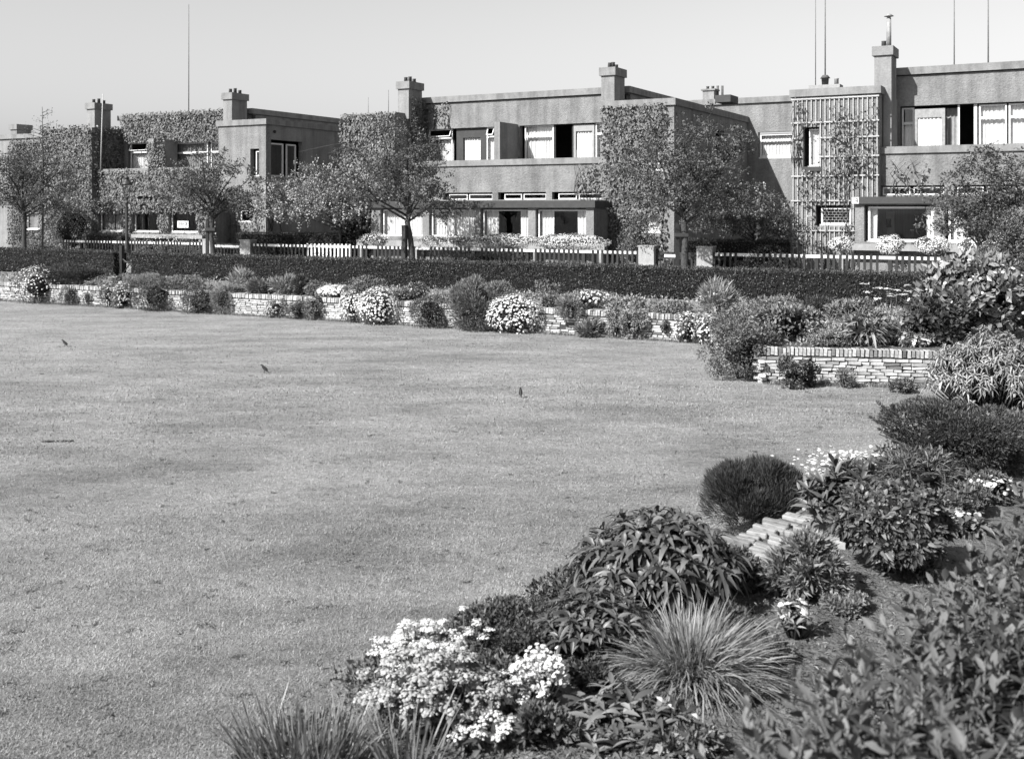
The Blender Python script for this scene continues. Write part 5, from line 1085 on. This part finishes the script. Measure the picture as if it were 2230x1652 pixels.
# trailing plants that hide the near wall edge
def along(x0, x1, off, label, **k):
    m = (x0 + x1) / 2; p = W4 + near_dir * m + np.array((near_dir[1], -near_dir[0])) * (-off); t = None
    return bush('trailing_plant', label, np.array((p[0], p[1], BED_Z - .25)), ((x1 - x0) * .55, (x1 - x0) * .5), .25 + k.pop('h', .14), **k)
along(5.2, 6.6, .1, 'leafy mound over the wall edge under the pale arching bush', mat='leaf', leaf=.06, count=4500, h=.3)
along(6.5, 7.8, .1, 'dark leafy mound over the wall edge left of the juniper', mat='leaf_dark', leaf=.05, count=4500, h=.25)
along(7.7, 8.9, .15, 'low trailing plant hiding the wall edge below the juniper', mat='leaf', leaf=.05, count=4500)
along(11.2, 12.2, .1, 'trailing greenery over the wall edge behind the large long-leaved shrub', mat='leaf', leaf=.045, count=5000)
along(12.0, 13.0, .1, 'trailing greenery over the wall edge beside the smaller dark shrub', mat='leaf_dark', leaf=.035, count=6500)
along(12.9, 13.8, .1, 'trailing greenery over the wall edge behind the candytuft', mat='leaf_dark', leaf=.03, count=6500)
bush('trailing_plant', 'trailing greenery over the wall edge left of the pale clusters', np.array((-.5, 5.75, BED_Z - .3)), (.4, .5), .36, mat='leaf', leaf=.035, count=5000)
bush('trailing_plant', 'trailing greenery over the wall edge under the strap leaves', np.array((-.92, 5.0, BED_Z - .35)), (.35, .5), .4, mat='leaf', leaf=.035, count=4500)

# ------------------------------------------------------------------ foreground privet hedge
A = np.array((.488, 2.61)); B = np.array((2.01, 4.455)); d = unit(B - A); pr = np.array((d[1], -d[0])); A0 = A - d * 1.2; Lh = 5.2; th = 1.0; hz = 1.1
rng = newrng(); t = thing('privet_hedge', 'blurred privet hedge in the lower right foreground', 'hedge', (A0[0], A0[1], BED_Z), math.atan2(d[1], d[0]))
V, Q = boxes_vf([(0, Lh, -th + .06, -.12, 0, hz - .16)]); obj('shade_core', mesh(V, Q, M['core']), t)  # solid block in the hedge, shade put into its near-black colour
P, D, N, ps = [], [], [], []
for i in range(1500):
    x, y_ = rng.random() * Lh, -th * rng.random() ** 1.0; top = hz - BED_Z + .05 * math.sin(x * 5) + rng.normal() * .07 - (.05 if y_ > -.12 else 0)
    if rng.random() < .3: y_ = .02 + rng.normal() * .03; top = (hz - BED_Z) * (.25 + .75 * rng.random())
    dr = unit(np.array((rng.normal() * .3, rng.normal() * .3 + (.5 if y_ > -.1 else 0), 1.0))); l = .14 + .14 * rng.random(); st = np.array((x, y_, top - l)); ps.append(tube([st, st + dr * l], [.002, .001], 4))
    for k in range(11):
        f = k / 11; b = (k // 2) * 1.57 + (k % 2) * math.pi + i; s_ = np.array((math.cos(b), math.sin(b), .0)); e = .35 + .7 * f; P.append(st + dr * l * f); D.append(unit(s_ * math.cos(e) + dr * math.sin(e))); N.append(unit(dr - s_ * .3 + rng.normal(size=3) * .15))
P, D, N = map(np.array, (P, D, N)); L = .058 * (.65 + .6 * rng.random(len(P))); V, Q = straps(P, D, N, L, L * .42, .15, 3, fold=.14); obj('foliage', mesh(V, Q, M['privet'], True), t, 'stuff'); V, Fs = join(ps); obj('shoots', mesh(V, Fs, M['leaf_light']), t, 'stuff')

# ------------------------------------------------------------------ lawn grass, weeds on the beds
def bank(P):        # signed distance, positive on the near bank
    a_ = (P[:, 0] - P[:, 1] + 6.5) / math.sqrt(2); d_ = unit(Q2 - Q1); b_ = (P[:, 0] - Q1[0]) * (-d_[1]) + (P[:, 1] - Q1[1]) * d_[0]
    return np.where(P[:, 1] > Q1[1], a_, b_)
def lawn_blade():
    m = leafmat('lawn blade', .14, .3, .8, .15, .1); nt = m.node_tree; p = nt.nodes['Principled BSDF']; src = p.inputs['Base Color'].links[0].from_socket
    c = mul(nt, src, ramp(nt, noise(nt, .62, 9, .72, sc=(.8, 1.7, 1)), [(.35, .66), (.5, .97), (.65, 1.26)])); nt.links.new(c, p.inputs['Base Color']); return m
def on_lawn(P):
    s_ = P[:, 0] * C - P[:, 1] * S; n_ = P[:, 0] * S + P[:, 1] * C; ok = (n_ < 24.05) & (bank(P) < -.06)
    ok &= ~((P[:, 0] > 4.25) & (P[:, 1] > 18.9)); ok &= ~((P[:, 0] > 8) & (P[:, 1] > 15.9)); return ok
def scatter(n, y0, y1, p=2.0):
    rng = newrng(); q = rng.random(n); y = 1 / (1 / y0 + q * (1 / y1 - 1 / y0)); x = (rng.random(n) * 2300 - 35 - U0) / F * y; return np.stack([x, y, 0 * y], -1), rng
P, rng = scatter(420000, 5.6, 40); P = P[on_lawn(P)]; P[:, 2] = LAWN_Z
a = rng.random(len(P)) * 6.28; e = .15 + .8 * rng.random(len(P)); D = np.stack([np.cos(a) * np.cos(e), np.sin(a) * np.cos(e), np.sin(e)], -1); R = np.stack([-np.sin(a), np.cos(a), 0 * a], -1)
cl = np.clip(noise3(P, rng, 1.3, 10) * 1.6 + noise3(P, rng, 5, 10), -1, 1)
L = (.014 + .014 * rng.random(len(P))) * (1 + .3 * cl) * np.clip(P[:, 1] / 12, 1, 1.5); w_ = .003 * np.clip(P[:, 1] / 8, 1, 2.2)
V = np.stack([P - R * w_[:, None], P + R * w_[:, None], P + D * L[:, None]], 1).reshape(-1, 3); o = obj('grass', mesh(V, np.arange(len(V)).reshape(-1, 3), lawn_blade()), None, 'stuff'); tag(o, 'short mown grass of the sunken lawn', 'grass')
P, rng = scatter(420, 5.6, 30); P = P[on_lawn(P)]; P = np.repeat(P, 14, 0) + rng.normal(size=(len(P) * 14, 3)) * np.array((.025, .025, 0)); P[:, 2] = LAWN_Z; a = rng.random(len(P)) * 6.28; D = unit(np.stack([np.cos(a), np.sin(a), .5 + .8 * rng.random(len(P))], -1))
V, Q = straps(P, D, rng.normal(size=P.shape) * .3 + np.array((0, 0, 1.)), .03 + .03 * rng.random(len(P)), .007, .4, 2, prof=[.8, 1, .05]); tag(obj('lawn_weeds', mesh(V, Q, M['leaf']), None, 'stuff'), 'scattered darker weed tufts in the mown lawn', 'weeds')
# longer grass fringe where the mower misses, along the wall feet
rng = newrng(); s_ = -33 + 25.3 * rng.random(16000); n_ = 24.07 - np.abs(rng.normal(size=16000)) * .1; Pf = np.stack([s_ * C + n_ * S, -s_ * S + n_ * C, LAWN_Z + 0 * s_], -1)
q = rng.random(5000); Pg = np.stack([4.4 + 3.6 * q, 19.27 - .65 * q - np.abs(rng.normal(size=5000)) * .1, LAWN_Z + 0 * q], -1); P = np.concatenate([Pf, Pg]); a = rng.random(len(P)) * 6.28; D = unit(np.stack([np.cos(a) * .5, np.sin(a) * .5, 1 + 0 * a], -1))
V, Q = straps(P, D, rng.normal(size=P.shape), .05 + .09 * rng.random(len(P)) ** 2, .008, .3, 2, prof=[1, .8, .05]); tag(obj('grass_fringe', mesh(V, Q, M['leaf_light']), None, 'stuff'), 'unmown grass fringe along the foot of the brick walls', 'grass')
# weeds and clods: near bank
P, rng = scatter(60000, 3.0, 18); P = P[bank(P) > .36]; nz = noise3(P, rng, 1.6, 10) + .4 * noise3(P, rng, 6, 8); P = P[nz > rng.normal(size=len(P)) * .22 - .02]; P[:, 2] = BED_Z
a = rng.random(len(P)) * 6.28; D = unit(np.stack([np.cos(a), np.sin(a), .35 + rng.random(len(P))], -1)); V, Q = straps(P, D, rng.normal(size=P.shape) * .4 + np.array((0, 0, 1.)), .02 + .04 * rng.random(len(P)), .006, .4, 2, prof=[.6, 1, .05]); tag(obj('bank_weeds', mesh(V, Q, M['leaf_light']), None, 'stuff'), 'sparse weeds and thin grass on the near bank soil', 'weeds')
P, rng = scatter(14000, 3.0, 18); P = P[bank(P) > .34]; P[:, 2] = BED_Z; V, T = discs(P, rng.normal(size=P.shape) * .4 + np.array((0, 0, 1.)), .012 + .022 * rng.random(len(P)) ** 3, 5, .8, rng); tag(obj('soil_clods', mesh(V, T, M['soil']), None, 'stuff'), 'crumbly clods of dark earth on the near bank', 'soil')
# ground cover in the far bed
rng = newrng(); n = 17000; s_ = -36 + 40 * rng.random(n); n_ = 24.35 + 3.7 * rng.random(n); P = np.stack([s_ * C + n_ * S, -s_ * S + n_ * C, BED_Z + 0 * s_], -1); nz = noise3(P, rng, 1.1, 10) + .5 * noise3(P, rng, 4, 8); P = P[nz > rng.normal(size=n) * .25 - .12]
q = rng.random(9000); Pg = np.stack([4.6 + 6.5 * q, 19.4 + (8 * rng.random(9000)) , BED_Z + 0 * q], -1); Pg = Pg[(Pg[:, 0] * S + Pg[:, 1] * C) < 28]; P = np.concatenate([P, Pg])
D, N = orient(rng, np.tile((0, 0, 1.), (len(P), 1)), .5, .8, .2); P[:, 2] += .1 * rng.random(len(P)) ** 2; L = .05 + .07 * rng.random(len(P)); V, T = diamonds(P, D, N, L, L * .5); tag(obj('ground_cover', mesh(V, T, M['leaf_pale']), None, 'stuff'), 'low mixed ground cover between hedge and brick wall', 'ground cover')

# ------------------------------------------------------------------ birds on the lawn, bare streak
def bird(label, u, v, face, lean=.9):
    p = onz(u, v, LAWN_Z); t = thing('bird', label, 'bird', p, face, 'dark birds on the lawn'); k = .95
    ax = [(-.105, .008), (-.07, .025), (-.03, .05), (.01, .075), (.04, .098), (.058, .118), (.075, .128), (.092, .126), (.108, .12)]; rad = [.004, .011, .024, .03, .026, .018, .0165, .011, .002]
    pts = np.array([(x * k * .8, 0, (.012 + z * 1.15) * k) for x, z in ax]); V, Q, T = tube(pts, np.array(rad) * k, 10); obj('body', mesh(V, [Q, T], M['feather'], True), t)
    for s_ in (-1, 1): V, Q, T = tube([(.0, s_ * .012, .065 * k), (.005, s_ * .013, .03), (.002, s_ * .014, .0)], .0035, 5); obj('leg', mesh(V, [Q, T], M['iron'], True), t)
    V, Q, T = tube([(.07 * k, 0, .162 * k), (.1 * k, 0, .152 * k)], [.006, .001], 6); obj('beak', mesh(V, [Q, T], M['pot'], True), t)
    for s_ in (-1, 1): V, Q = straps(np.array([(.03 * k, s_ * .026 * k, .115 * k)]), np.array([(-.9, 0, -.45)]), np.array([(0, s_ * 1., .2)]), .11, .035, .1, 4, fold=.1); obj('wing', mesh(V, Q, M['feather'], True), t)
bird('upright dark bird nearest the left edge of the lawn', 141, 755, math.radians(168)); bird('upright dark bird in the middle of the three on the lawn', 576, 812, math.radians(172)); bird('rightmost dark bird on the lawn, seen end on', 1134, 866, math.radians(95))
rng = newrng(); p = onz(126, 962, LAWN_Z); t = tag(obj('bare_streak', None), None)
bpy.data.objects.remove(t)
q = rng.normal(size=(300, 3)) * np.array((.1, .016, 0)); q[:, 0] = (rng.random(300) - .5) * .4; q = q[(np.abs(q[:, 0] - .03) > .02) & (np.sin(q[:, 0] * 40) + rng.normal(size=300) * .6 > -.5)]; q[:, 1] += q[:, 0] * .12; q[:, 2] = .006 + .012 * rng.random(len(q)); V, T = discs(q, rng.normal(size=q.shape) * .3 + np.array((0, 0, 1.)), .004 + .011 * rng.random(len(q)), 5, .6, rng); o = obj('bare_streak', mesh(V, T, M['mortar'])); o.location = p; o['kind'] = 'stuff'; tag(o, 'short dark streak of bare earth in the lawn at left', 'bare earth')
for lb, nm in ALL_LABELS.items():
    if len(nm) > 1: print('DUPLICATE LABEL', lb, nm)
